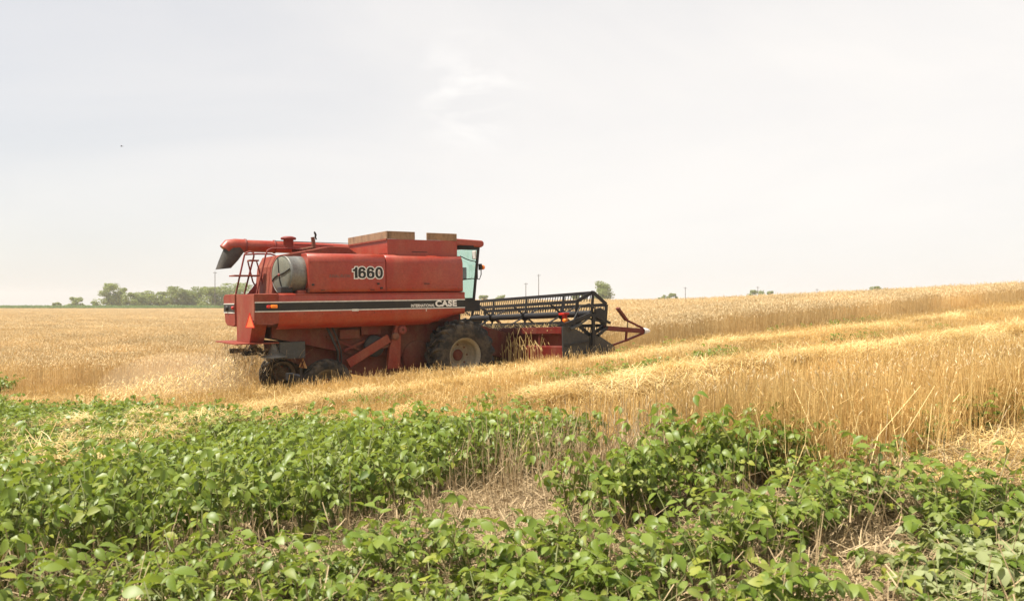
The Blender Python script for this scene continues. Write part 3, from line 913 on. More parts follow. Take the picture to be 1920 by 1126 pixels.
flat_meshes = [flat_bean(v) for v in range(6)]
t, s, x, y = grid_ts(-8.6, -3.4, -18.6, -16.35, .18)
keep = in_view(x, y, .5) & (y > 2.2) & (wob(t, s, 1.6, .6) > -.55) & (s < -16.45 + .12 * wob(t, s, 2))
x, y = x[keep], y[keep]
pl = place(x, y, .85, 1.15, 6, .08, .02)
pl[1][:, 2] = PHI + rng.normal(math.pi, .5, len(x))
scatter('flattened_soybeans', flat_meshes, *pl, 'wilted soybean vines pressed flat in a wheel track at the lower right', 'soybeans')

# bushy weed at the wheat edge, far left
wd = empty('leafy_weed', (-11.6, 18.1, ground(-11.6, 18.1)))
tag(wd, 'green leafy weed growing against the wheat edge at the left border', 'weed')
r_ = np.random.default_rng(77)
for k in range(7):
    o = bpy.data.objects.new('sprig', bean_meshes[k % 8]); o.parent = wd; COL.objects.link(o)
    o.location = (r_.normal(0, .16), r_.normal(0, .16), .02); o.scale = (1.25,) * 3; o.rotation_euler = (0, 0, r_.uniform(0, 6))

# ------------------------------------------------------------------ green strip and trees in the distance
def corn_clump(seed):
    r = np.random.default_rng(seed); sp = Soup()
    for _ in range(16):
        x, y = r.uniform(-1.4, 1.4, 2); h = r.uniform(1.2, 1.8)
        for k in range(7):
            z = h * (k + 1) / 7; a = r.uniform(0, 6.283); l = r.uniform(.4, .7)
            c, s_ = math.cos(a), math.sin(a)
            ribbon(sp, [(x, y, z - .2), (x + c * l * .6, y + s_ * l * .6, z + .15), (x + c * l, y + s_ * l, z - .1)], .12, a + 1.57, 0, r.uniform(), .3)
    return sp.mesh('c', [M['corn']])


X_, Y_ = np.meshgrid(np.arange(-230, -55, 2.0), np.arange(285, 312, 2.2))
x = X_.ravel() + rng.uniform(-.9, .9, X_.size); y = Y_.ravel() + rng.uniform(-.9, .9, X_.size)
scatter('green_crop_strip', [corn_clump(700 + i) for i in range(4)], *place(x, y, .9, 1.15, 4, .02), 'narrow green strip of crop along the far edge of the wheat', 'crop')


def crown_mesh(seed, w, h, z0, lobes, n, leaf):
    r = np.random.default_rng(seed); sp = Soup()
    for _ in range(lobes):
        a = r.uniform(0, 6.283); q = math.sqrt(r.uniform()) * .72; zz = r.uniform(.08, .92)
        env = math.sin(math.pi * min(.97, .30 + zz * .66)) ** .55
        c = np.array([math.cos(a) * q * w / 2 * env, math.sin(a) * q * w / 2 * env, z0 + zz * (h - z0)])
        rad = r.uniform(.12, .22) * min(w, h * 1.3)
        for _ in range(n // lobes):
            d = r.normal(0, 1, 3); d /= np.linalg.norm(d)
            p = c + d * rad * r.uniform(.55, 1.05) * np.array([1, 1, .75])
            if p[2] > h: p[2] = h - r.uniform(0, .4)
            u = r.normal(0, 1, 3); u /= np.linalg.norm(u); v = np.cross(u, d); v /= np.linalg.norm(v) + 1e-6
            s = leaf * r.uniform(.6, 1.3)
            sp.add([p - u * s, p - v * s * .6, p + u * s, p + v * s * .6], [(0, 1, 2, 3)], 0, r.uniform())
    return sp.mesh('crown', [M['crown']])


def tree(name, label, cat, u, Y, vtop, wpx, seed, vbase=571., lobes=16, n=2400, group=None, z0f=.18, trunk=True):
    x = (u - 960) / 1500 * Y
    gz = ground(x, Y)
    h = CAM_Z + (572 - vtop) / 1500 * Y - gz
    w = wpx / 1500 * Y
    zc = max(0., (CAM_Z + (572 - vbase) / 1500 * Y - gz)) if not trunk else h * z0f
    root = empty(name, (x, Y, gz)); tag(root, label, cat, group)
    cm = crown_mesh(seed, w, h, zc, lobes, n, .0024 * Y * .42)
    co = bpy.data.objects.new('crown', cm); co.parent = root; COL.objects.link(co)
    r = random.Random(seed)
    tb = MB()
    tb.tube([(0, 0, -.2), (r.uniform(-.1, .1), 0, h * .25), (r.uniform(-.2, .2), .1, h * .5), (r.uniform(-.3, .3), .1, h * .75)], [h * .03, h * .022, h * .015, h * .006], 7)
    for k in range(5):
        a = k * 1.26 + r.uniform(-.3, .3); z = h * r.uniform(.22, .45)
        tb.tube([(0, 0, z), (math.cos(a) * w * .16, math.sin(a) * w * .16, z + h * .14), (math.cos(a) * w * .3, math.sin(a) * w * .3, z + h * .25)], [h * .012, h * .009, h * .004], 5)
    tb.build('trunk', M['bark'], root)
    return root


LT = 'trees along the far edge of the wheat'
tree('broad_tree', 'tall rounded tree standing above its neighbours, leftmost big tree of the far line', 'tree', 205, 340, 531, 56, 1, 570, 26, 4200, LT, .10)
tree('broad_tree', 'slim tree leaning on the right flank of the tall rounded tree', 'tree', 228, 345, 538, 30, 2, 570, 14, 2200, LT, .06)
tree('shrubby_tree', 'low pale thicket left of the tall rounded tree, apart from the line', 'tree', 142, 340, 557, 42, 3, 572, 14, 1700, LT, .02)
tree('shrubby_tree', 'lowest faint bush at the left end of the far tree line', 'tree', 106, 350, 567, 26, 4, 572, 8, 800, LT, .02)
tree('shrubby_tree', 'small round bush just left of the tall rounded tree', 'tree', 178, 335, 564, 22, 5, 572, 8, 800, LT, .02)
tl = [(252, 548, 34, 'bushy tree filling the dip just right of the tall rounded tree'),
      (278, 545, 40, 'wide low tree with a flat top, second from the tall rounded tree'),
      (306, 547, 22, 'small tree at the notch in the far tree line'),
      (331, 537, 26, 'narrow tree with a pointed tuft rising over the notch'),
      (352, 543, 28, 'medium tree with a gap of sky beneath it, right of the pointed one'),
      (376, 537, 32, 'round topped tree left of the thin pole in the far line'),
      (398, 538, 28, 'tree directly behind the thin pole below the auger spout'),
      (421, 531, 34, 'taller tree showing just left of the rear ladder of the combine'),
      (446, 530, 36, 'tree seen through the ladder rails of the combine'),
      (474, 534, 36, 'tree seen between the ladder and the round screen of the combine'),
      (503, 538, 34, 'tree mostly hidden behind the rear of the combine')]
for i, (u, v, w, lab) in enumerate(tl):
    tree('broad_tree', lab, 'tree', u, 330 + (i * 7) % 20, v, w * 1.9, 20 + i, 571, 26, 4200, LT, .0)
tree('broad_tree', 'lone round tree on the skyline above the reel end', 'tree', 1128, 330, 527, 50, 50, 560, 26, 4400, None, .12)
RT = 'small shrubs along the right skyline'
for i, (u, v, w, Y, lab) in enumerate(((1098, 549, 26, 335, 'low pale bush just left of the lone skyline tree'), (1080, 552, 20, 340, 'tiny bush on the skyline between the poles and the lone tree'),
                                 (906, 554, 26, 360, 'faint bush on the skyline beside the cab glass'), (938, 553, 28, 360, 'faint bush on the skyline a little right of the cab'),
                                 (1243, 553, 22, 380, 'tiny dark shrub left of the short pole on the right skyline'), (1262, 550, 26, 380, 'shrub touching the short pole on the right skyline'),
                                 (1418, 544, 34, 420, 'bluish shrub clump on the right skyline with a thin pole behind it'), (1445, 546, 22, 420, 'tail end shrub right of the bluish clump on the skyline'),
                                 (1648, 537, 38, 300, 'dark rounded shrub alone on the crest at the right'))):
    tree('skyline_shrub', lab, 'shrub', u, Y, v, w, 60 + i, v + 14, 9, 900, RT, .3, trunk=False)

for i, (u, vt, vb, Y, lab) in enumerate(((403, 509, 571, 320, 'thin utility pole rising from the far trees below the auger spout'),
                                   (986, 530, 562, 330, 'shorter of the two thin poles behind the reel'),
                                   (1010, 514, 562, 330, 'taller of the two thin poles behind the reel'),
                                   (1285, 538, 557, 380, 'short pole on the skyline beside the small shrubs'),
                                   (1421, 537, 552, 400, 'faint pole behind the bluish shrub clump'),
                                   (1532, 541, 549, 420, 'faintest short pole on the skyline of the right slope'))):
    x = (u - 960) / 1500 * Y; gz = ground(x, Y)
    top = CAM_Z + (572 - vt) / 1500 * Y - gz
    root = empty('utility_pole', (x, Y, gz)); tag(root, lab, 'utility pole', 'utility poles on the horizon')
    a = MB(); a.tube([(0, 0, -.3), (0, 0, top * .5), (0, 0, top)], [.17, .15, .12], 8); a.build('pole', M['pole'], root)
    a = MB(); a.box(-.75, .75, -.06, .06, top - .6, top - .46); a.build('crossarm', M['pole'], root, .01)
    for dx in (-.65, .65):
        a = MB(); a.tube([(dx, 0, top - .46), (dx, 0, top - .3)], .05, 6); a.build('insulator', M['grey'], root)

# a small bird high at the left
bx_, by_ = (227 - 960) / 1500 * 90, 90
brd = MB()
z_ = CAM_Z + (572 - 274) / 1500 * 90
brd.lathe([(.001, -.13), (.035, -.08), (.045, 0), (.03, .07), (.012, .12), (.03, .19), (.001, .2)], (0, 0, 0), (1, .2, .1), 8)
for sgn in (-1, 1):
    brd.add([(-.05, 0, .01), (.05, 0, .01), (.02, sgn * .12, .08), (-.05, sgn * .13, .08), (-.06, sgn * .27, .03)], [(0, 1, 2, 3), (3, 2, 4)])
b_o = brd.build('bird', M['dark']); b_o.location = (bx_, by_, z_); b_o.rotation_euler = (0, 0, .6)
tag(b_o, 'tiny dark bird flying high in the left of the sky', 'bird')

# ------------------------------------------------------------------ the combine harvester
CH = empty('combine_harvester')
CH.matrix_world = Matrix(((FWD[0], LAT[0], UP[0], O[0]), (FWD[1], LAT[1], UP[1], O[1]), (FWD[2], LAT[2], UP[2], O[2]), (0, 0, 0, 1)))
tag(CH, 'old red combine harvester with a black side stripe cutting into the standing wheat', 'combine harvester')


def part(mb, name, mat, parent=CH, bevel=0., **k):
    return mb.build(name, mat, parent, bevel, **k)


def lathe_curve(pts, n=6):
    return pts


# --- chassis and inner body
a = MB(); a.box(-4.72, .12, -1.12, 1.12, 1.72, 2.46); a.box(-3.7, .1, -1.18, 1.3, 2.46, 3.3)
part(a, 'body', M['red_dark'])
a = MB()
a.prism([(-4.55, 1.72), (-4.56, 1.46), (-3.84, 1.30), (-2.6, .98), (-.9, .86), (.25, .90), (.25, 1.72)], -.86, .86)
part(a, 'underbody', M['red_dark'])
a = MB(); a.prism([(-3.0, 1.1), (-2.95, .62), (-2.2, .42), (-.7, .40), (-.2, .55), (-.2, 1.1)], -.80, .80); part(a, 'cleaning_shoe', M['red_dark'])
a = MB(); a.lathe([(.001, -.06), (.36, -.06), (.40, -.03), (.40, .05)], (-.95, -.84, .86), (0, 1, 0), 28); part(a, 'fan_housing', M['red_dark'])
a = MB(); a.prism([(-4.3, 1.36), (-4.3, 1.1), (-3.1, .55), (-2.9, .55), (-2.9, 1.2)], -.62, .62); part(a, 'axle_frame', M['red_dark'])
a = MB(); a.box(-.28, .28, -1.2, 1.2, .66, 1.05); a.box(-.5, .5, -.95, -.6, .7, 1.5); a.box(-.5, .5, .6, .95, .7, 1.5)
part(a, 'front_axle', M['dark'], CH, .01)
a = MB(); a.bar((-3.42, -1.1, .36), (-3.44, 1.45, .36), .16, .18); a.bar((-3.42, -.25, .36), (-3.42, -.25, 1.3), .2, .2); a.bar((-3.42, .25, .36), (-3.42, .25, 1.3), .2, .2)
part(a, 'rear_axle', M['black'], CH, .01)
a = MB(); a.box(-4.40, -3.81, -.93, -.4, .98, 1.36); part(a, 'grey_box', M['grey'], CH, .01)
# big slanted belt guard and upright behind the front wheel
a = MB(); a.bar((-2.85, -1.08, .80), (-1.80, -1.08, 1.36), .07, .21); part(a, 'belt_guard', M['red_dusty'], CH, .012)
a = MB(); a.prism([(-1.62, 1.70), (-1.48, 1.70), (-1.53, .62), (-1.86, .62), (-1.80, 1.12)], -1.12, -1.0); part(a, 'side_support', M['red_dusty'], CH, .01)
a = MB(); a.lathe([(.001, -.05), (.075, -.05), (.09, -.03), (.09, .03)], (-1.66, -1.15, 1.40), (0, 1, 0), 18); part(a, 'pulley', M['rust'])
a = MB(); a.lathe([(.03, -.04), (.10, -.04), (.11, -.02), (.11, .02)], (-1.47, -1.15, 1.55), (0, 1, 0), 16); part(a, 'pulley', M['red_tube'])
a = MB(); a.lathe([(.05, -.05), (.24, -.05), (.26, -.02), (.26, .03)], (-2.15, -1.0, 1.18), (0, 1, 0), 24); part(a, 'pulley', M['black'])
a = MB(); a.bar((-2.1, -1.05, 1.12), (-1.75, -1.05, 1.18), .05, .05); a.bar((-2.9, -.95, 1.1), (-2.1, -.95, 1.42), .05, .06); a.bar((-3.3, -.95, 1.45), (-2.3, -.95, 1.02), .04, .05); part(a, 'linkage_bar', M['red_dark'])
for k, (x0, x1) in enumerate(((-3.22, -3.02), (-3.10, -2.94))):
    a = MB(); a.tube([(x0 - .12, -1.0, 1.72), (x0 - .02, -1.08, 1.45), (x1 - .08, -1.1, 1.1), (x1 - .04, -1.0, .72)], .032 - .01 * k, 8); part(a, 'hose', M['black'])
a = MB(); a.box(-3.0, -2.5, -.98, -.8, 1.38, 1.6); a.box(-2.45, -1.95, -.96, -.8, 1.45, 1.66); part(a, 'side_cover', M['red_dark'], CH, .01)

# --- lower side panels with the stripe
PROF = [(-1.12, 2.46), (-1.33, 2.455), (-1.385, 2.44), (-1.40, 2.40), (-1.402, 2.2), (-1.40, 2.0), (-1.385, 1.90), (-1.35, 1.80), (-1.28, 1.72), (-1.15, 1.66)]


def side_panel(sgn):
    a = MB()
    xs = list(np.linspace(-4.55, -.85, 20)) + list(np.linspace(-.75, .14, 14))
    vs = []
    for x in xs:
        lo = 1.64 if x < -.8 else 1.64 + .27 * math.sin(min(1, (x + .8) / .95) * math.pi / 2)
        for y, z in PROF:
            zz = max(z, lo) if z < 1.98 else z
            vs.append((x, -y * sgn, zz))
    n = len(PROF)
    fs = []
    for i in range(len(xs) - 1):
        for j in range(n - 1):
            q = (i * n + j, (i + 1) * n + j, (i + 1) * n + j + 1, i * n + j + 1)
            fs.append(q if sgn < 0 else q[::-1])
    a.add(vs, fs, True)
    m0 = len(xs) - 1
    a.add([vs[m0 * n + j] for j in range(n)] + [(.14, -sgn * -1.0 if False else 1.0 * sgn, 2.46), (.14, 1.0 * sgn, 1.9)], [tuple(range(n))], False)
    return part(a, 'side_panel', M['red'])


sp_r = side_panel(-1); sp_l = side_panel(1)
# front end plate of the panels, rear wings
for sgn in (-1, 1):
    a = MB()
    # wing wrapping inwards to the rear
    a.add([(-4.553, 1.402 * sgn, 2.44), (-4.553, 1.402 * sgn, 1.80), (-4.70, 1.375 * sgn, 1.775), (-5.0, 1.25 * sgn, 1.79), (-5.04, 1.235 * sgn, 1.86), (-5.04, 1.235 * sgn, 2.44),
           (-4.553, 1.2 * sgn, 2.455), (-4.98, 1.1 * sgn, 2.455)],
          [(0, 1, 2, 3, 4, 5), (0, 5, 7, 6)] if sgn < 0 else [(5, 4, 3, 2, 1, 0), (6, 7, 5, 0)])
    part(a, 'rear_wing', M['red_dusty'])
# rear face: chute cover and left rear panel
a = MB()
a.prism_x([(-1.235, 2.45), (-1.21, 1.80), (-.98, 1.72), (-.75, 1.36), (.30, 1.36), (.30, 2.45)], -5.02, -4.7)
part(a, 'straw_chute', M['red_dusty'], CH, .012)
a = MB(); a.prism_x([(.32, 2.46), (.32, 1.74), (.5, 1.70), (1.05, 1.72), (1.22, 1.80), (1.36, 2.34), (1.37, 2.40), (1.2, 2.46)], -5.05, -4.7)
rp_ = part(a, 'rear_panel', M['red_dusty'], CH, .012)
a = MB(); a.box(-5.058, -5.05, .335, 1.315, 2.035, 2.23); part(a, 'black_stripe', M['decal'], rp_)
for z in (2.025, 2.235):
    a = MB(); a.box(-5.06, -5.052, .335, 1.315, z - .012, z + .012); part(a, 'silver_line', M['silver'], rp_)
a = MB(); a.lathe([(.001, -.05), (.05, -.05), (.065, -.02), (.065, .02)], (-5.06, .95, 2.13), (1, 0, 0), 14); part(a, 'tail_lamp', M['black'])
a = MB(); a.lathe([(.001, -.05), (.035, -.04), (.04, -.02), (.04, .02)], (-5.06, .42, 2.14), (1, 0, 0), 14); part(a, 'tail_lamp', M['redlens'])
# slow vehicle triangle
tb_, tc2 = Vector((-5.16, -1.0, 1.72)), Vector((-5.045, -1.27, 1.72))
ta_ = (tb_ + tc2) / 2 + Vector((0, 0, .315)); nv = Vector((-.92, -.39, 0)).normalized() * .006
a = MB(); a.add([tb_ - nv, tc2 - nv, ta_ - nv, tb_ + nv, tc2 + nv, ta_ + nv], [(0, 1, 2), (3, 5, 4), (0, 3, 4, 1), (1, 4, 5, 2), (2, 5, 3, 0)])
part(a, 'warning_triangle', M['smv'])
a = MB()
for (p, q) in ((tb_, tc2), (tc2, ta_), (ta_, tb_)): a.bar(p + nv, q + nv, .018, .012, nv)
part(a, 'triangle_border', M['redlens'])
a = MB(); a.bar((-5.10, -1.13, 1.85), (-4.9, -1.10, 1.85), .03, .03); part(a, 'triangle_bracket', M['black'])
# dusty second triangle on the rear axle
rt = MB(); rt.prism_x([(-.98, .74), (-.42, .74), (-.70, .96)], -3.80, -3.785); part(rt, 'reflector_plate', M['smv_old'])
a = MB(); a.bar((-3.81, -.80, .74), (-3.81, -.62, .93), .02, .03, (1, 0, 0)); a.bar((-3.81, -.60, .74), (-3.81, -.78, .90), .02, .03, (1, 0, 0)); part(a, 'plate_bracket', M['rust'])
# spreader below the chute
a = MB(); a.box(-5.36, -4.42, -.95, .9, 1.34, 1.365, Matrix.Rotation(R(0), 4, 'X')); part(a, 'spreader_plate', M['red_dusty'])
for sy in (-.55, .55):
    a = MB(); a.lathe([(.04, .0), (.05, -.03), (.14, -.24), (.30, -.30), (.30, -.31)], (-4.50, sy * 1.5, 1.34), (0, 0, 1), 20); part(a, 'spreader_cone', M['galv'])
    a = MB()
    for k in range(6):
        an = k * math.pi / 3 + .3
        a.bar((-4.72 + math.cos(an) * .05, sy + .1, 1.12), (-4.72 + math.cos(an) * .42, sy + .1 + math.sin(an) * .42, 1.12), .02, .09)
    part(a, 'spreader_blade', M['black'])
# loose straw hanging in the spreader
hs = Soup(); r_ = np.random.default_rng(91)
for _ in range(420):
    c = np.array([r_.uniform(-5.25, -4.2), r_.uniform(-1.0, .9), r_.uniform(.98, 1.30)])
    b = r_.uniform(0, 6.283); l = r_.uniform(.15, .5); tl_ = r_.normal(-.15, .3)
    d = np.array([math.cos(b) * math.cos(tl_), math.sin(b) * math.cos(tl_), math.sin(tl_)])
    ribbon(hs, [c - d * l / 2, c + np.array([0, 0, r_.uniform(-.02, .06)]), c + d * l / 2], .008, b + 1.57, 0, r_.uniform(), .8)
for _ in range(1300):
    q = r_.uniform() ** .7
    c = np.array([-4.6 - q * .9 + r_.normal(0, .35), r_.uniform(-1.2, 2.0), 1.2 - 1.15 * q * r_.uniform(.3, 1)])
    b = r_.uniform(0, 6.283); l = r_.uniform(.06, .35); tl_ = r_.normal(-.4, .5)
    d = np.array([math.cos(b) * math.cos(tl_), math.sin(b) * math.cos(tl_), math.sin(tl_)])
    ribbon(hs, [c - d * l / 2, c + np.array([0, 0, r_.uniform(-.02, .05)]), c + d * l / 2], .009, b + 1.57, 0, r_.uniform(), .8)
o = bpy.data.objects.new('hanging_straw', hs.mesh('hanging_straw', [M['oldstraw']])); o.parent = CH; COL.objects.link(o); o['kind'] = 'stuff'

# --- stripe, lines and lettering on the right panel
def stripe(sgn, par):
    a = MB(); y0, y1 = sorted((1.404 * sgn, 1.409 * sgn))
    a.box(-4.553, .138, y0, y1, 2.075, 2.25)
    a.add([(-4.556, 1.406 * sgn, 2.25), (-4.556, 1.406 * sgn, 2.075), (-5.02, 1.247 * sgn, 2.075), (-5.02, 1.247 * sgn, 2.25)], [(0, 1, 2, 3) if sgn < 0 else (3, 2, 1, 0)])
    part(a, 'black_stripe', M['decal'], par)
    for z in (2.062, 2.262):
        a = MB(); y0, y1 = sorted((1.404 * sgn, 1.411 * sgn)); a.box(-4.555, .138, y0, y1, z - .013, z + .013)
        a.add([(-4.556, 1.409 * sgn, z + .013), (-4.556, 1.409 * sgn, z - .013), (-5.03, 1.247 * sgn, z - .013), (-5.03, 1.247 * sgn, z + .013)], [(0, 1, 2, 3) if sgn < 0 else (3, 2, 1, 0)])
        part(a, 'silver_line', M['silver'], par)
    a = MB(); y0, y1 = sorted((1.40 * sgn, 1.416 * sgn)); a.box(-.0, .138, y0, y1, 2.41, 2.435); a.box(-4.4, .138, y0, y1, 2.418, 2.428)
    part(a, 'panel_edge', M['red'], par)


stripe(-1, sp_r); stripe(1, sp_l)


def lettering(txt, name, x0, z0, h, y, mat, par, width=None, bold=0., ext=.002):
    cu = bpy.data.curves.new('t', 'FONT'); cu.body = txt; cu.size = 1.0; cu.extrude = ext; cu.offset = bold; cu.space_character = 1.0 + bold * 1.5
    to = bpy.data.objects.new('t', cu); COL.objects.link(to)
    dg = bpy.context.evaluated_depsgraph_get(); dg.update()
    me = bpy.data.meshes.new_from_object(to.evaluated_get(dg))
    bpy.data.objects.remove(to); bpy.data.curves.remove(cu)
    co = np.empty(len(me.vertices) * 3); me.vertices.foreach_get('co', co); co = co.reshape(-1, 3)
    mn, mx = co.min(0), co.max(0)
    return me, co, mn, mx


def put_text(txt, name, x0, z0, h, w, y, mat, par, bold=0., ext=.002):
    me, co, mn, mx = lettering(txt, name, x0, z0, h, y, mat, par, None, bold, ext)
    sc_x, sc_z = w / (mx[0] - mn[0]), h / (mx[1] - mn[1])
    new = np.stack([x0 + (co[:, 0] - mn[0]) * sc_x, np.full(len(co), y) - co[:, 2], z0 + (co[:, 1] - mn[1]) * sc_z], -1)
    me.vertices.foreach_set('co', new.ravel()); me.update()
    me.materials.clear(); me.materials.append(mat)
    o = bpy.data.objects.new(name, me); o.parent = par; COL.objects.link(o)
    return o


# --- upper shields with rounded top
UP_PROF = [(-1.36, 2.47), (-1.40, 2.49), (-1.405, 2.55), (-1.405, 3.14), (-1.40, 3.20), (-1.375, 3.27), (-1.33, 3.325), (-1.27, 3.35), (-1.18, 3.36), (-.95, 3.36)]


def shield(x0, x1, sgn, zlo, name, mat):
    a = MB()
    pr = [(y, max(z, zlo + (z - 2.47) * .2) if z < 2.6 else z) for y, z in UP_PROF]
    n = len(pr)
    xs = [x0, x0 + .015, (x0 + x1) / 2, x1 - .015, x1]
    vs = []
    for i, x in enumerate(xs):
        ins = .02 if i in (0, 4) else 0
        for y, z in pr: vs.append((x, (-y - ins) * sgn, z - ins * .5))
    fs = []
    for i in range(4):
        for j in range(n - 1):
            q = (i * n + j, (i + 1) * n + j, (i + 1) * n + j + 1, i * n + j + 1)
            fs.append(q[::-1] if sgn < 0 else q)
    a.add(vs, fs, True)
    for base, rev in ((0, False), (4 * n, True)):
        loop = [vs[base + j] for j in range(n)] + [(xs[0] if base == 0 else xs[4], .95 * sgn, pr[0][1])]
        a.add(loop, [tuple(range(n + 1))])
    return part(a, name, mat)


sh1 = shield(-3.88, -2.0, -1, 2.44, 'engine_shield', M['red'])
sh2 = shield(-1.99, .10, -1, 2.47, 'tank_shield', M['red'])
shield(-3.88, -2.0, 1, 2.44, 'engine_shield', M['red']); shield(-1.99, .10, 1, 2.47, 'tank_shield', M['red'])
# creases of the sheet metal
a = MB(); a.box(-3.86, -2.03, -1.412, -1.405, 3.155, 3.17); part(a, 'crease', M['red'], sh1)
a = MB(); a.box(-1.96, .07, -1.410, -1.405, 2.60, 2.614); part(a, 'crease', M['red'], sh2)
for x, z in ((-3.78, 2.64), (-2.2, 2.66), (-2.12, 2.56)):
    a = MB(); a.box(x - .03, x + .03, -1.42, -1.404, z - .02, z + .02); part(a, 'latch', M['black'], sh1)
a = MB(); a.box(-3.9, -3.86, -1.42, -1.2, 2.47, 2.56); part(a, 'corner_bracket', M['red_dark'], sh1)
def glyph_loops(ch):
    """outline loops of a heavy digit in a box about .62 wide and 1 high"""
    if ch == '1':
        return [[(.12, .62), (.12, .78), (.30, .84), (.36, 1.0), (.56, 1.0), (.56, 0), (.30, 0), (.30, .62)]], .60
    def oval(cx, cz, rx, rz, n=28, p=2.4):
        out = []
        for i in range(n):
            an = 2 * math.pi * i / n; c, q = math.cos(an), math.sin(an)
            out.append((cx + rx * math.copysign(abs(c) ** (2 / p), c), cz + rz * math.copysign(abs(q) ** (2 / p), q)))
        return out
    if ch == '0':
        return [oval(.38, .5, .36, .515), oval(.38, .5, .125, .31)[::-1]], .80
    body = oval(.38, .33, .36, .345)
    return [body, oval(.38, .31, .125, .155)[::-1]], .80


def heavy_number(txt, name, x0, z0, h, wd, y, mat, par, grow):
    bm = MB(); x = x0; tot = sum(glyph_loops(c)[1] for c in txt); k = wd / tot
    def offs(loop, d):
        n = len(loop); out = []
        ar = sum(loop[i][0] * loop[(i + 1) % n][1] - loop[(i + 1) % n][0] * loop[i][1] for i in range(n))
        for i in range(n):
            p, q, r_ = Vector(loop[i - 1]), Vector(loop[i]), Vector(loop[(i + 1) % n])
            e1, e2 = (q - p).normalized(), (r_ - q).normalized()
            n1, n2 = Vector((e1.y, -e1.x)), Vector((e2.y, -e2.x))
            nn = (n1 + n2); nn = nn / max(.5, nn.length_squared / 2) if nn.length > 1e-6 else n1
            out.append(tuple(q + nn * d))
        return out
    def strip(a_, b_, closed=True):
        n = len(a_)
        vs = [(p[0], y, p[1]) for p in a_] + [(p[0], y, p[1]) for p in b_]
        bm.add(vs, [(i, (i + 1) % n, (i + 1) % n + n, i + n) for i in range(n if closed else n - 1)])
    for c in txt:
        loops, adv = glyph_loops(c)
        T = lambda L_: [(x + p[0] * k, z0 + p[1] * h) for p in L_]
        if c == '1':
            lp = T(loops[0]); ar = sum(lp[i][0] * lp[(i + 1) % len(lp)][1] - lp[(i + 1) % len(lp)][0] * lp[i][1] for i in range(len(lp)))
            if ar < 0: lp = lp[::-1]
            lp = offs(lp, grow); bm.add([(p[0], y, p[1]) for p in lp], [tuple(range(len(lp)))])
        else:
            o1 = offs(T(loops[0]), grow); i1 = offs(T(loops[1]), grow)[::-1]
            strip(o1, i1)
            if c == '6':
                # the curved upper stroke from the bowl's left side over the top
                sp_o, sp_i = [], []
                for j in range(15):
                    an = math.pi * (1.0 - j / 14 * .90)
                    sp_o.append((.38 + .36 * math.copysign(abs(math.cos(an)) ** .83, math.cos(an)), .55 + .465 * abs(math.sin(an)) ** .83))
                    sp_i.append((.38 + .125 * math.copysign(abs(math.cos(an)) ** .83, math.cos(an)), .55 + .26 * abs(math.sin(an)) ** .83))
                sp_o = [(.02, .30)] + sp_o; sp_i = [(.26, .30)] + sp_i
                a_, b_ = T(sp_o), T(sp_i)
                pts = a_ + b_[::-1]
                q = offs(pts[::-1], grow); q = q[::-1]
                n = len(a_)
                vs = [(p[0], y - .0004, p[1]) for p in q[:n]] + [(p[0], y - .0004, p[1]) for p in q[n:][::-1]]
                bm.add(vs, [(i, i + 1, i + 1 + n, i + n) for i in range(n - 1)])
        x += adv * k
    return part(bm, name, mat, par)


heavy_number('1660', 'number_outline', -2.865, 2.79, .255, .80, -1.4075, M['white'], sh1, .022)
heavy_number('1660', 'number', -2.865, 2.79, .255, .80, -1.4105, M['decal'], sh1, .0)
for x in np.arange(-4.4, .1, .42):
    a = MB(); a.lathe([(.001, -.006), (.012, -.005), (.014, 0)], (x, -1.403, 1.99), (0, 1, 0), 8); part(a, 'bolt', M['rust'], sp_r)
for x in (-1.9, -1.3, -.7, -.05):
    a = MB(); a.lathe([(.001, -.006), (.012, -.005), (.014, 0)], (x, -1.406, 2.56), (0, 1, 0), 8); part(a, 'bolt', M['rust'], sh2)
for x, w_ in ((-2.78, .16), (-.95, .012)):
    a = MB(); a.box(x - w_ / 2, x + w_ / 2, -1.4125, -1.402, 2.03 if w_ > .1 else 1.99, 2.082 if w_ > .1 else 2.05); part(a, 'clip_plate', M['silver'], sp_r)
a = MB(); a.tube([(-1.0, -1.405, 2.66), (-1.0, -1.43, 2.66), (-.86, -1.43, 2.66), (-.86, -1.405, 2.66)], .008, 6); part(a, 'handle', M['black'], sh2)
for x in (-3.55, -2.35):
    a = MB(); a.box(x - .05, x + .05, -1.418, -1.404, 2.50, 2.53); part(a, 'hinge', M['red_dark'], sh1)
put_text('AXIAL-FLOW', 'lettering', -3.40, 2.80, .075, .52, -1.409, M['greytext'], sh1, .01, .001)
put_text('CASE', 'lettering', -.70, 2.095, .155, .60, -1.413, M['white'], sp_r, .045, .001)
put_text('INTERNATIONAL', 'lettering', -1.36, 2.095, .072, .64, -1.413, M['white'], sp_r, .022, .001)

# side marker lamp at the rear of the stripe
a = MB(); a.box(-4.72, -4.58, -1.43, -1.33, 2.13, 2.205); part(a, 'marker_lamp', M['amber'], CH, .02)
a = MB(); a.box(-4.80, -4.725, -1.40, -1.28, 2.13, 2.20); part(a, 'lamp_base', M['redlens'], CH, .02)

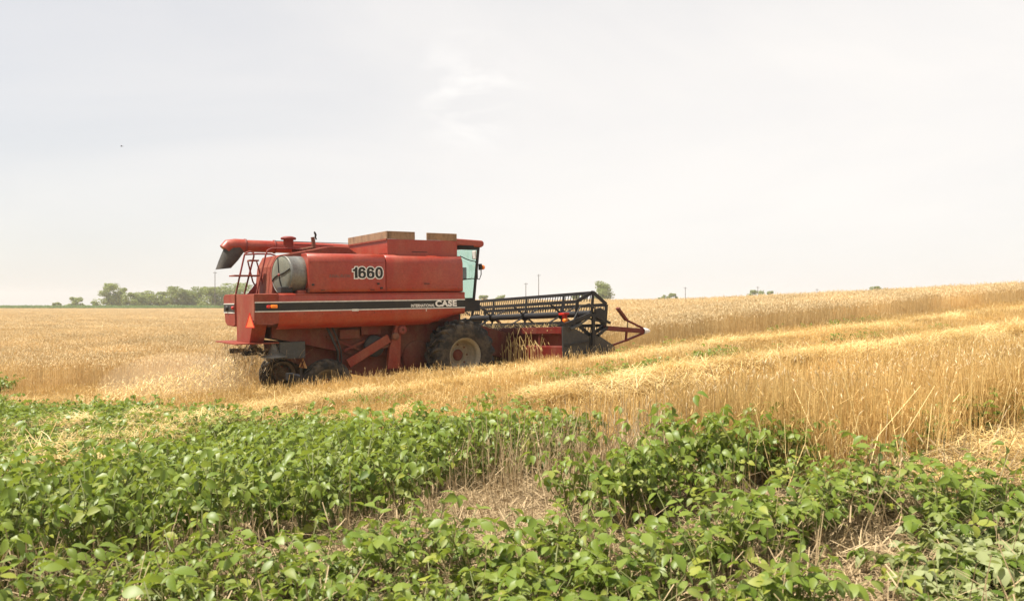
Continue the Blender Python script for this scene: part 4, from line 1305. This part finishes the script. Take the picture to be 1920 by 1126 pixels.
# --- rotary screen drum
ax = Vector((math.cos(R(12)), math.sin(R(12)), 0))
dc = Vector((-4.36, -.98, 2.87))
a = MB(); a.lathe([(.425, .02), (.43, 0), (.43, .08), (.424, .09), (.424, .30), (.43, .31), (.43, .56), (.40, .57)], dc, ax, 40); part(a, 'screen_drum', M['galv'])
sd_ = MB(); sd_.lathe([(.001, -.045), (.1, -.042), (.3, -.02), (.41, .005), (.425, .03)], dc, ax, 40); face = part(sd_, 'screen_face', M['mesh'])
side = Vector((-ax.y, ax.x, 0)); up = Vector((0, 0, 1))
for k in range(4):
    an = R(8 + 90 * k)
    pts = []
    for q in np.linspace(.05, .41, 6):
        an2 = an + (q - .05) * .5
        pts.append(dc + ax * (-.055 + .05 * (q / .41) ** 2) + (side * math.sin(an2) + up * math.cos(an2)) * q)
    a = MB(); a.tube(pts, .014, 6); part(a, 'screen_vane', M['dark'], face)
a = MB(); a.lathe([(.001, -.075), (.03, -.07), (.035, -.04)], dc, ax, 12); part(a, 'screen_hub', M['red_tube'], face)
a = MB(); a.box(-4.46, -4.20, -1.28, -1.0, 2.46, 2.60); part(a, 'screen_bracket', M['black'], CH, .02)
a = MB(); a.box(-4.1, -3.7, -1.3, -.4, 2.44, 2.52); part(a, 'drum_shelf', M['red'], CH, .01)

# --- engine deck, stack, exhaust, rails
a = MB(); a.prism([(-4.47, 2.44), (-4.40, 3.08), (-4.27, 3.34), (-3.69, 3.44), (-3.07, 3.57), (-2.62, 3.56), (-2.2, 3.30), (-2.2, 2.44)], -.60, .75)
part(a, 'engine_hood', M['red_dusty'], CH, .02)
a = MB(); a.lathe([(.115, 0), (.115, .22), (.17, .225), (.18, .25), (.17, .275), (.10, .30), (.001, .305)], (-3.93, -.2, 3.50), (0, 0, 1), 24); part(a, 'air_intake', M['red_tube'])
a = MB(); a.tube([(-3.25, 0, 3.5), (-3.25, 0, 3.66), (-3.27, 0, 3.82)], .048, 12); ex = part(a, 'exhaust_pipe', M['rust'])
a = MB(); a.lathe([(.001, -.006), (.06, -.006), (.065, 0), (.06, .006), (.001, .006)], (-3.205, 0, 3.90), (.93, 0, .38), 16); a.bar((-3.21, 0, 3.86), (-3.18, 0, 3.76), .02, .03); part(a, 'exhaust_flap', M['dark'], ex)
a = MB(); a.tube([(-4.72, -.3, 2.45), (-4.50, -.3, 3.34), (-4.45, -.3, 3.46), (-4.34, -.3, 3.51), (-3.9, -.3, 3.51), (-3.62, -.3, 3.49)], .02, 8); part(a, 'hand_rail', M['red_tube'])
a = MB(); a.tube([(-4.88, 0, 3.37), (-4.6, 0, 3.39), (-4.29, 0, 3.39), (-4.19, 0, 3.36), (-4.14, 0, 3.26), (-4.14, 0, 3.1)], .02, 8); part(a, 'hand_rail', M['red_tube'])
a = MB(); a.tube([(-5.02, .4, 2.39), (-4.79, .4, 3.38), (-4.76, .4, 3.43), (-4.65, .4, 3.47), (-4.58, .4, 3.44), (-4.57, .4, 3.36), (-4.81, .4, 2.44)], .021, 8); part(a, 'ladder_rail', M['red_tube'])
a = MB(); a.tube([(-4.77, .2, 3.23), (-4.66, .2, 2.75), (-4.55, .2, 2.55), (-4.56, .2, 2.42)], .018, 8); a.tube([(-4.57, .2, 3.25), (-4.44, .2, 2.75), (-4.41, .2, 2.42)], .018, 8); part(a, 'ladder_brace', M['red_tube'])
a = MB(); a.box(-4.78, -4.56, .0, .22, 3.22, 3.255); part(a, 'ladder_step', M['red_dusty'], CH, .005)
a = MB(); a.box(-5.14, -4.50, -.05, .45, 2.87, 2.90); part(a, 'ladder_step', M['red_dusty'], CH, .005)
a = MB(); a.prism([(-4.85, 2.44), (-4.62, 2.44), (-4.62, 2.72)], .02, .06); part(a, 'ladder_gusset', M['red_tube'])
a = MB(); a.tube([(-3.53, .6, 3.67), (-3.0, .6, 3.665), (-2.55, .6, 3.655), (-2.42, .6, 3.61), (-2.3, .6, 3.45)], .02, 8); a.tube([(-2.85, .6, 3.665), (-2.85, .6, 3.55)], .015, 6); part(a, 'hand_rail', M['red_tube'])
a = MB(); a.tube([(-4.0, .6, 3.745), (-2.1, .6, 3.735)], .009, 5); part(a, 'control_rod', M['black'])
a = MB(); a.tube([(-3.85, -.25, 3.47), (-3.5, -.15, 3.52), (-3.26, 0, 3.57)], .035, 8); part(a, 'intake_elbow', M['rust'])

# --- unloading auger folded back along the left side
a = MB(); a.tube([(-4.75, 1.6, 3.68), (-3.5, 1.6, 3.67), (-1.9, 1.6, 3.64), (-.9, 1.55, 3.60)], .152, 24); au = part(a, 'unloading_auger', M['red'])
a = MB(); a.tube([(-4.44, 1.6, 3.68), (-4.70, 1.6, 3.68), (-4.86, 1.6, 3.655), (-4.93, 1.6, 3.57)], [.165, .17, .172, .16], 24); part(a, 'auger_elbow', M['red'], au)
a = MB()
ring = []
secs = [((-4.965, -4.42), 3.62, .17), ((-5.02, -4.48), 3.50, .17), ((-5.10, -4.62), 3.30, .165), ((-5.17, -4.80), 3.10, .15)]
vs, fs = [], []
for (xa, xb), z, ry in secs:
    for k in range(20):
        an = 2 * math.pi * k / 20
        vs.append(((xa + xb) / 2 + math.cos(an) * (xb - xa) / 2, 1.6 + math.sin(an) * ry, z + (math.cos(an) * .02)))
for i in range(3):
    for k in range(20): fs.append((i * 20 + k, i * 20 + (k + 1) % 20, (i + 1) * 20 + (k + 1) % 20, (i + 1) * 20 + k))
a.add(vs, fs, True); part(a, 'spout_boot', M['boot'], au)
a = MB(); a.lathe([(.155, -.02), (.175, -.02), (.175, .02), (.155, .02)], (-4.45, 1.6, 3.68), (1, 0, 0), 24); a.lathe([(.155, -.02), (.172, -.02), (.172, .02), (.155, .02)], (-3.72, 1.6, 3.672), (1, 0, 0), 24); part(a, 'auger_band', M['red_tube'], au)
a = MB(); a.bar((-2.9, 1.3, 3.3), (-2.9, 1.58, 3.52), .08, .08); part(a, 'auger_cradle', M['red_dark'])

# --- grain tank with board extension
TZ = 3.735
a = MB()
a.prism_x([(-1.2, 3.2), (1.2, 3.2), (1.2, TZ), (1.17, TZ), (1.17, 3.4), (-1.17, 3.4), (-1.17, TZ), (-1.2, TZ)], -1.86, .05)
a.box(-1.86, -1.83, -1.17, 1.17, 3.3, TZ); a.box(.02, .05, -1.17, 1.17, 3.3, TZ)
gt = part(a, 'grain_tank', M['red'])
for (x0, x1, z1) in ((-1.83, -1.13, 3.925), (-.80, .04, 3.918)):
    a = MB(); a.box(x0, x1, -1.215, -1.17, TZ + .004, z1); part(a, 'board', M['wood'], gt, .006)
for (x0, x1) in ((-1.83, -.9), (-.88, .04)):
    a = MB(); a.box(x0, x1, 1.17, 1.215, TZ + .004, 3.92); part(a, 'board', M['wood'], gt, .006)
a = MB(); a.box(-1.88, -1.835, -1.215, 1.215, TZ + .004, 3.925); part(a, 'board', M['wood'], gt, .006)
a = MB(); a.box(-1.89, -1.862, -1.19, 1.19, TZ - .03, TZ + .01); part(a, 'tank_rim', M['red_dusty'], gt)
hp = MB(); hv, hf = [], []
for i in range(13):
    for j in range(13):
        u, w_ = i / 12, j / 12
        hv.append((-1.8 + u * 1.8, -1.14 + w_ * 2.28, 3.45 + .40 * math.sin(math.pi * u) * math.sin(math.pi * (w_ * .8 + .12)) + random.uniform(-.01, .01)))
for i in range(12):
    for j in range(12): hf.append((i * 13 + j, (i + 1) * 13 + j, (i + 1) * 13 + j + 1, i * 13 + j + 1))
hp.add(hv, hf, True); part(hp, 'grain_heap', M['seat'], gt)
a = MB(); a.box(-1.22, -.80, -1.206, -1.2, 3.43, 3.445); part(a, 'slot', M['dark'], gt)

# --- cab
cb = MB()
cb.box(.14, .95, -.80, .80, 1.95, 2.24); cb.box(.10, .16, -.80, .80, 2.24, 3.62)
cab = part(cb, 'cab', M['black'], CH, .01)
for sy in (-1, 1):
    a = MB(); a.bar((.76, sy * .79, 2.22), (.93, sy * .79, 3.64), .055, .055); a.bar((.20, sy * .79, 2.22), (.20, sy * .79, 3.64), .06, .08)
    a.bar((.2, sy * .79, 3.60), (.95, sy * .79, 3.60), .05, .10); a.bar((.2, sy * .79, 2.27), (.78, sy * .79, 2.27), .05, .06); part(a, 'cab_frame', M['black'], cab)
    a = MB(); a.add([(.22, sy * .79, 2.29), (.745, sy * .79, 2.29), (.90, sy * .79, 3.57), (.22, sy * .79, 3.57)], [(0, 1, 2, 3)]); part(a, 'side_window', M['glass'], cab)
a = MB(); a.add([(.785, -.77, 2.26), (.785, .77, 2.26), (.945, .77, 3.60), (.945, -.77, 3.60)], [(0, 1, 2, 3)]); part(a, 'windscreen', M['glass'], cab)
a = MB(); a.prism([(.08, 3.66), (.98, 3.62), (1.06, 3.66), (1.07, 3.75), (1.02, 3.80), (.2, 3.83), (.08, 3.80)], -.86, .86); part(a, 'cab_roof', M['red'], cab, .03)
a = MB(); a.box(.28, .74, -.874, -.862, 3.60, 3.655); part(a, 'roof_vent', M['dark'], cab)
a = MB(); a.box(.22, .62, -.25, .25, 2.3, 2.55); a.box(.20, .32, -.25, .25, 2.55, 3.15); part(a, 'seat', M['seat'], cab, .04)
a = MB(); a.tube([(.85, 0, 2.24), (.70, 0, 2.75)], .04, 8); a.lathe([(.17, -.015), (.19, 0), (.17, .015)], (.69, 0, 2.78), (-.5, 0, .86), 24, close=True); part(a, 'steering_column', M['seat'], cab)
a = MB(); a.box(.50, .62, -.70, -.52, 2.78, 3.10); part(a, 'monitor', M['seat'], cab, .02)
# mirror, grab bars and flasher at the front corner
a = MB(); a.tube([(.40, -.86, 2.77), (.62, -.95, 2.80), (.82, -1.0, 2.78), (.86, -1.02, 2.90), (.86, -1.02, 3.1)], .013, 6); part(a, 'grab_bar', M['black'], cab)
a = MB(); a.tube([(.33, -.86, 3.38), (.46, -.95, 3.30), (.58, -.98, 3.26), (.70, -1.0, 3.24), (.76, -1.0, 3.12), (.76, -1.0, 2.80)], .013, 6); part(a, 'grab_bar', M['black'], cab)
a = MB(); a.box(.66, .70, -1.06, -.90, 3.30, 3.52); part(a, 'mirror', M['silver'], cab, .015)
a = MB(); a.box(.80, .86, -1.08, -.98, 3.02, 3.18); fl = part(a, 'flasher_housing', M['black'], cab, .01)
a = MB(); a.lathe([(.001, -.05), (.05, -.045), (.062, -.02), (.062, .03)], (.90, -1.03, 3.09), (-1, 0, 0), 14); part(a, 'flasher_lens', M['amber'], fl)

# --- wheels
def wheel(name, cx, cy, cz, Rt, W, rr, sgn, nl, steer=0., lug=.082):
    """tyre with lugs, rim and hub; sgn tells which side faces outwards"""
    Mx = Matrix.Translation((cx, cy, cz)) @ Matrix.Rotation(steer, 4, 'Z')
    xf = lambda p: tuple(Mx @ Vector(p))
    k = Rt - lug
    side = (Rt - rr)
    a = MB(xf)
    prof = [(rr, -.42 * W), (rr + .04, -.47 * W), (rr + side * .28, -.5 * W), (rr + side * .55, -.5 * W), (k - .05, -.465 * W), (k - .015, -.42 * W), (k, -.22 * W), (k + .005, 0),
            (k, .22 * W), (k - .015, .42 * W), (k - .05, .465 * W), (rr + side * .55, .5 * W), (rr + side * .28, .5 * W), (rr + .04, .47 * W), (rr, .42 * W)]
    a.lathe(prof, (0, 0, 0), (0, 1, 0), 48)
    for s2 in (-1, 1):
        for i in range(nl):
            a0 = 2 * math.pi * (i + (.5 if s2 > 0 else 0)) / nl
            vs = []
            st = ((.0, 0., Rt, k - .02, .085), (.22, .16, Rt, k - .02, .082), (.42, .33, Rt - .012, k - .03, .078), (.485, .40, Rt - .06, k - .09, .072), (.512, .43, rr + side * .60, rr + side * .52, .055))
            for yy, da, ro, ri, wd in st:
                for rad, ww in ((ri, wd * 1.25), (ro, wd * .85)):
                    for e in (-.5, .5):
                        an = a0 + da * .62 / Rt * .9 + e * ww / rad
                        y_ = s2 * yy * W if rad == ro or yy < .45 else s2 * (yy - .03) * W
                        vs.append((math.sin(an) * rad, y_, math.cos(an) * rad))
            fs = []
            for q in range(4):
                b = q * 4; c = b + 4
                fs += [(b + 2, b + 3, c + 3, c + 2), (b, b + 2, c + 2, c), (b + 3, b + 1, c + 1, c + 3)]
            fs += [(0, 1, 3, 2), (16, 18, 19, 17)]
            a.add(vs, fs)
    w = empty(name); w.parent = CH
    part(a, 'tyre', M['rubber'], w)
    a = MB(xf); o_ = sgn * W
    a.lathe([(rr + .025, o_ * .475), (rr + .03, o_ * .455), (rr, o_ * .43), (rr - .02, o_ * .36), (rr - .045, o_ * .30), (rr - .05, o_ * .20), (rr - .035, o_ * .16), (rr - .06, o_ * .10), (rr - .075, -o_ * .12), (rr - .15, -o_ * .22), (rr * .42, -o_ * .24), (rr * .40, -o_ * .20), (.001, -o_ * .20)], (0, 0, 0), (0, 1, 0), 40)
    a.lathe([(rr + .02, -o_ * .47), (rr - .02, -o_ * .40), (rr - .06, -o_ * .1)], (0, 0, 0), (0, 1, 0), 40)
    part(a, 'rim', M['rim'] if Rt > .7 else M['rimdark'], w)
    a = MB(xf); a.lathe([(rr * .36, -o_ * .24), (rr * .34, -o_ * .19), (rr * .22, -o_ * .16), (.001, -o_ * .15)], (0, 0, 0), (0, 1, 0), 20); part(a, 'hub', M['red_dark'], w)
    a = MB(xf)
    for i in range(8):
        an = i * math.pi / 4
        a.tube([(math.sin(an) * rr * .62, -o_ * .24, math.cos(an) * rr * .62), (math.sin(an) * rr * .62, -o_ * .17, math.cos(an) * rr * .62)], .022, 6)
    part(a, 'wheel_nuts', M['rust'], w)
    return w


wheel('front_wheel', -.03, -1.42, .875, .89, .58, .42, -1, 20)
wheel('front_wheel', -.03, 1.42, .875, .89, .58, .42, 1, 20)
wheel('rear_wheel', -3.44, -1.28, .40, .56, .36, .31, -1, 18, R(-8), .04)
wheel('rear_wheel', -3.50, 1.85, .40, .56, .36, .31, 1, 18, R(-8), .04)

# --- header: rolled a little with the slope
ROLL = .035
def hx(p): return (p[0], p[1], p[2] - p[1] * ROLL)


fh = MB(); fh.prism([(.5, 1.0), (.5, 1.75), (1.97, 1.32), (1.97, .62)], -.55, .55); part(fh, 'feeder_house', M['red_dark'], CH, .01)
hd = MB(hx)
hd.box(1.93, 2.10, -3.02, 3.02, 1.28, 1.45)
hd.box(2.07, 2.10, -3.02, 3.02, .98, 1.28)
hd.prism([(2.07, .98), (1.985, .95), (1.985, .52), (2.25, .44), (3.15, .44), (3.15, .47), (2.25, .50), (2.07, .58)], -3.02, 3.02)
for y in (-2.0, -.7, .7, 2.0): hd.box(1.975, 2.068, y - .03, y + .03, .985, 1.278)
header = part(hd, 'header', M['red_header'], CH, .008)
for sy in (-1, 1):
    y0, y1 = sorted((sy * 3.03, sy * 3.075))
    a = MB(hx); a.prism([(1.94, .45), (1.93, 1.46), (2.18, 1.46), (2.80, 1.17), (2.93, 1.28), (3.58, .92), (3.75, .52), (3.2, .42)], y0, y1); part(a, 'end_shield', M['shield'], header, .008)
    y0, y1 = sorted((sy * 3.076, sy * 3.10))
    a = MB(hx); a.bar((2.0, sy * 3.09, .98), (2.72, sy * 3.09, 1.06), .03, .05); a.bar((2.80, sy * 3.09, 1.17), (2.78, sy * 3.09, .5), .03, .05); part(a, 'shield_rib', M['black'], header)
a = MB(hx); a.tube([(2.42, -3.0, .80), (2.42, 3.0, .80)], .20, 16); au2 = part(a, 'header_auger', M['red_header'], header)
a = MB(hx)
vs, fs = [], []
for half in (-1, 1):
    base = len(vs)
    for i in range(120):
        q = i / 119; y = half * (3.0 - q * 2.4); an = half * q * 2 * math.pi * 4.5
        for rad in (.19, .31): vs.append((2.42 + math.cos(an) * rad, y, .80 + math.sin(an) * rad))
    for i in range(119): fs.append((base + 2 * i, base + 2 * i + 1, base + 2 * i + 3, base + 2 * i + 2))
a.add(vs, fs, True); part(a, 'auger_flighting', M['grey'], header)
a = MB(hx)
for i in range(79):
    y = -2.96 + i * .076
    a.add([(3.14, y - .02, .47), (3.14, y + .02, .47), (3.26, y, .475), (3.14, y, .50)], [(0, 1, 2), (0, 2, 3), (1, 3, 2)])
part(a, 'cutter_bar', M['grey'], header, kind='stuff')

RC = (2.93, 1.755); RR = .53
rl = MB(hx); rl.tube([(RC[0], -2.98, RC[1]), (RC[0], 2.98, RC[1])], .085, 16)
reel = part(rl, 'reel', M['reelblack'], CH)
ANG = [R(84 + 60 * k) for k in range(6)]
for an in ANG:
    bx0, bz0 = RC[0] + math.cos(an) * RR, RC[1] + math.sin(an) * RR
    a = MB(hx)
    a.box(bx0 - .025, bx0 + .025, -2.95, 2.95, bz0 - .042, bz0 + .042)
    part(a, 'reel_bat', M['reelblack'], reel)
    a = MB(hx)
    for i in range(51):
        y = -2.9 + i * .116
        a.bar((bx0 - .005, y, bz0 - .03), (bx0 - .05, y, bz0 - .21), .016, .016, (0, 1, 0))
    part(a, 'reel_tines', M['reelblack'], reel, kind='stuff')
for y in (-1.75, 0., 1.75):
    a = MB(hx)
    for an in ANG: a.bar((RC[0], y, RC[1]), (RC[0] + math.cos(an) * (RR - .02), y, RC[1] + math.sin(an) * (RR - .02)), .02, .085, (0, 1, 0))
    a.lathe([(.09, -.03), (.13, -.03), (.13, .03), (.09, .03)], (RC[0], y, RC[1]), (0, 1, 0), 16)
    part(a, 'reel_spider', M['reelblack'], reel)
for sy in (-1, 1):
    a = MB(hx); y = sy * 2.97
    P = [(RC[0] + math.cos(an) * (RR + .02), RC[1] + math.sin(an) * (RR + .02)) for an in ANG]
    for i in range(6):
        p, q = P[i], P[(i + 1) % 6]
        a.bar((p[0], y, p[1]), (q[0], y, q[1]), .09, .02, (0, 1, 0))
        if i % 2 == 0: a.bar((RC[0], y + sy * .012, RC[1]), (p[0], y + sy * .012, p[1]), .08, .02, (0, 1, 0))
    part(a, 'reel_end_frame', M['reelblack'], reel)
    a = MB(hx); y0, y1 = sorted((sy * 2.99, sy * 3.06))
    a.prism([(2.98, 1.86), (3.16, 1.90), (3.31, 1.84), (3.36, 1.70), (3.30, 1.58), (3.16, 1.58), (3.0, 1.68)], y0, y1); part(a, 'cam_cover', M['black'], reel, .02)
    a = MB(hx); yy = sy * 3.12
    a.bar((1.98, yy, 1.50), (2.80, yy, 1.74), .07, .09); a.bar((2.85, yy, 1.72), (3.42, yy, 1.50), .05, .06); a.bar((2.80, yy, 1.60), (3.30, yy, 1.52), .04, .04)
    a.bar((2.87, yy, 1.75), (2.85, yy, .95), .06, .08); a.bar((3.02, yy, 1.20), (3.33, yy, 1.40), .05, .07)
    part(a, 'reel_arm', M['reelblack'], reel)
    a = MB(hx); a.tube([(2.15, yy - sy * .02, 1.38), (2.5, yy - sy * .02, 1.52)], .045, 10); a.tube([(2.5, yy - sy * .02, 1.52), (2.78, yy - sy * .02, 1.66)], .025, 8); part(a, 'lift_cylinder', M['grey'], reel)
    a = MB(hx); a.tube([(2.2, yy, 1.55), (2.5, yy - .05 * sy, 1.95), (2.75, yy, 2.0), (2.95, yy, 1.85)], .018, 7); a.tube([(2.1, yy, 1.5), (2.6, yy - .07 * sy, 1.62), (3.1, yy, 1.62), (3.35, yy, 1.55)], .02, 7); part(a, 'hydraulic_hose', M['black'], reel)
# red motor bracket and amber lamp near the right end of the reel
a = MB(hx); a.box(2.24, 2.42, -2.72, -2.50, 1.74, 1.80); a.box(2.30, 2.40, -2.66, -2.56, 1.58, 1.74); lb = part(a, 'lamp_bracket', M['redlens'], header, .01)
a = MB(hx); a.lathe([(.001, -.05), (.055, -.045), (.065, -.01), (.065, .04)], (2.33, -2.68, 1.60), (0, 1, 0), 14); part(a, 'lamp_lens', M['amber'], header)
# crop divider at each end
for sy in (-1, 1):
    y = sy * 3.05
    dv = MB(hx)
    dv.bar((3.30, y, 1.375), (4.62, y, 1.255), .10, .12); dv.bar((4.62, y, 1.20), (4.0, y, 1.03), .06, .055); dv.bar((4.0, y, 1.03), (3.55, y, .93), .055, .05); dv.bar((4.03, y, 1.26), (4.0, y, 1.03), .05, .05)
    div = part(dv, 'crop_divider', M['red_header'], CH, .006)
    a = MB(hx); a.lathe([(.085, -.02), (.09, 0), (.07, .12), (.035, .21), (.001, .235)], (4.63, y, 1.25), (1, 0, .0), 16); part(a, 'divider_tip', M['white'], div)
    a = MB(hx); a.bar((4.60, y, 1.33), (4.03, y, 1.56), .05, .05); a.bar((4.03, y, 1.56), (3.73, y, 1.88), .06, .11, (0, 1, 0)); part(a, 'lifter_arm', M['red_header'], div, .006)
    a = MB(hx); a.tube([(4.08, y, 1.52), (4.06, y, 1.32)], .012, 6); part(a, 'spring', M['black'], div)

# straw and bent wheat caught along the header
hs = Soup(); r_ = np.random.default_rng(92)
for _ in range(85):
    y = r_.uniform(-2.3, 1.2); x = r_.uniform(1.6, 1.92); z0 = r_.uniform(.3, .6)
    h_ = r_.uniform(.45, .95); b = r_.uniform(0, 6.283); l = r_.uniform(.05, .25); rv = r_.uniform()
    c, s_ = math.cos(b) * .4, math.sin(b)
    zb = z0 - y * ROLL
    ribbon(hs, [(x, y, zb - .3), (x + c * l * .3, y + s_ * l * .3, zb + h_ * .7), (x + c * l, y + s_ * l, zb + h_), (x + c * l * 1.9, y + s_ * l * 1.9, zb + h_ * .80)], .016, r_.uniform(0, 3.14), 0, rv, .5)
    spindle(hs, (x + c * l * 1.9, y + s_ * l * 1.9, zb + h_ * .85), (x + c * l * 2.3, y + s_ * l * 2.3, zb + h_ * .7), .02, 0, rv)
for _ in range(160):
    c = np.array([r_.uniform(1.9, 2.3), r_.uniform(-2.6, 2.0), r_.uniform(1.38, 1.50)]); c[2] -= c[1] * ROLL
    b = r_.normal(1.57, .5); l = r_.uniform(.15, .45); tl_ = r_.normal(0, .35)
    d = np.array([math.cos(b) * math.cos(tl_), math.sin(b) * math.cos(tl_), math.sin(tl_)])
    ribbon(hs, [c - d * l / 2, c + np.array([0, 0, .04]), c + d * l / 2], .009, b + 1.57, 0, r_.uniform(), .8)
for _ in range(34):
    x = r_.uniform(1.95, 3.5); y = -3.14 - abs(r_.normal(0, .08)); h_ = r_.uniform(.35, .75); b = r_.uniform(0, 6.283); l = r_.uniform(.03, .16)
    c, s_ = math.cos(b), math.sin(b) * .5
    ribbon(hs, [(x, y, .35), (x + c * l * .3, y + s_ * l * .3, .35 + h_ * .7), (x + c * l, y + s_ * l, .35 + h_), (x + c * l * 1.8, y + s_ * l * 1.8, .33 + h_ * .9)], .010, r_.uniform(0, 3.14), 0, r_.uniform(), .5)
    spindle(hs, (x + c * l * 1.8, y + s_ * l * 1.8, .33 + h_ * .9), (x + c * l * 2.3, y + s_ * l * 2.3, .30 + h_ * .82), .018, 0, r_.uniform())
o = bpy.data.objects.new('caught_straw', hs.mesh('caught_straw', [M['straw']])); o.parent = header; COL.objects.link(o); o['kind'] = 'stuff'

# ------------------------------------------------------------------ flying chaff behind the machine
ch = Soup(); r_ = np.random.default_rng(93)
for _ in range(10000):
    q = r_.uniform() ** .8
    tt = -4.9 - q * 4.2; ss = r_.normal(0, .5 + q * .9); zz = max(.03, (1.15 - 1.0 * q) * r_.uniform(.05, 1.1))
    px, py = from_ts(tt, ss)
    b = r_.uniform(0, 6.283); l = r_.uniform(.02, .16); tl_ = r_.normal(0, .5)
    d = np.array([math.cos(b) * math.cos(tl_), math.sin(b) * math.cos(tl_), math.sin(tl_)])
    c = np.array([px, py, ground(px, py) + zz])
    ribbon(ch, [c - d * l / 2, c + d * l / 2], r_.uniform(.006, .016), b + 1.57, 0, r_.uniform(), .8)
o = bpy.data.objects.new('flying_chaff', ch.mesh('flying_chaff', [M['straw']])); COL.objects.link(o)
tag(o, 'chaff and short straw blown out behind the combine', 'chaff', None, 'stuff')

# drifting dust round the chaff
du = MB()
for (tt, ss, zz, ra, rb, rc) in ((-6.3, .1, .55, 1.7, 1.3, .75),):
    cx, cy = from_ts(tt, ss); cz = ground(cx, cy) + zz
    prof = [(math.sin(math.pi * i / 16) * 1.0 + .0005, -math.cos(math.pi * i / 16)) for i in range(17)]
    b = len(du.v); du.lathe(prof, (0, 0, 0), (0, 0, 1), 28)
    for i in range(b, len(du.v)):
        p = du.v[i]
        du.v[i] = (cx + D2[0] * p[0] * ra + N2[0] * p[1] * rb, cy + D2[1] * p[0] * ra + N2[1] * p[1] * rb, cz + p[2] * rc)
m, N_, L_, out_ = new_mat('field_dust')
pv = N_.new('ShaderNodeVolumePrincipled')
pv.inputs['Color'].default_value = (.95, .84, .66, 1); pv.inputs['Density'].default_value = .11
L_.new(pv.outputs['Volume'], out_.inputs['Volume'])
o = du.build('dust_cloud', m); tag(o, 'thin tan dust drifting behind the combine over the cut stubble', 'dust', None, 'stuff')
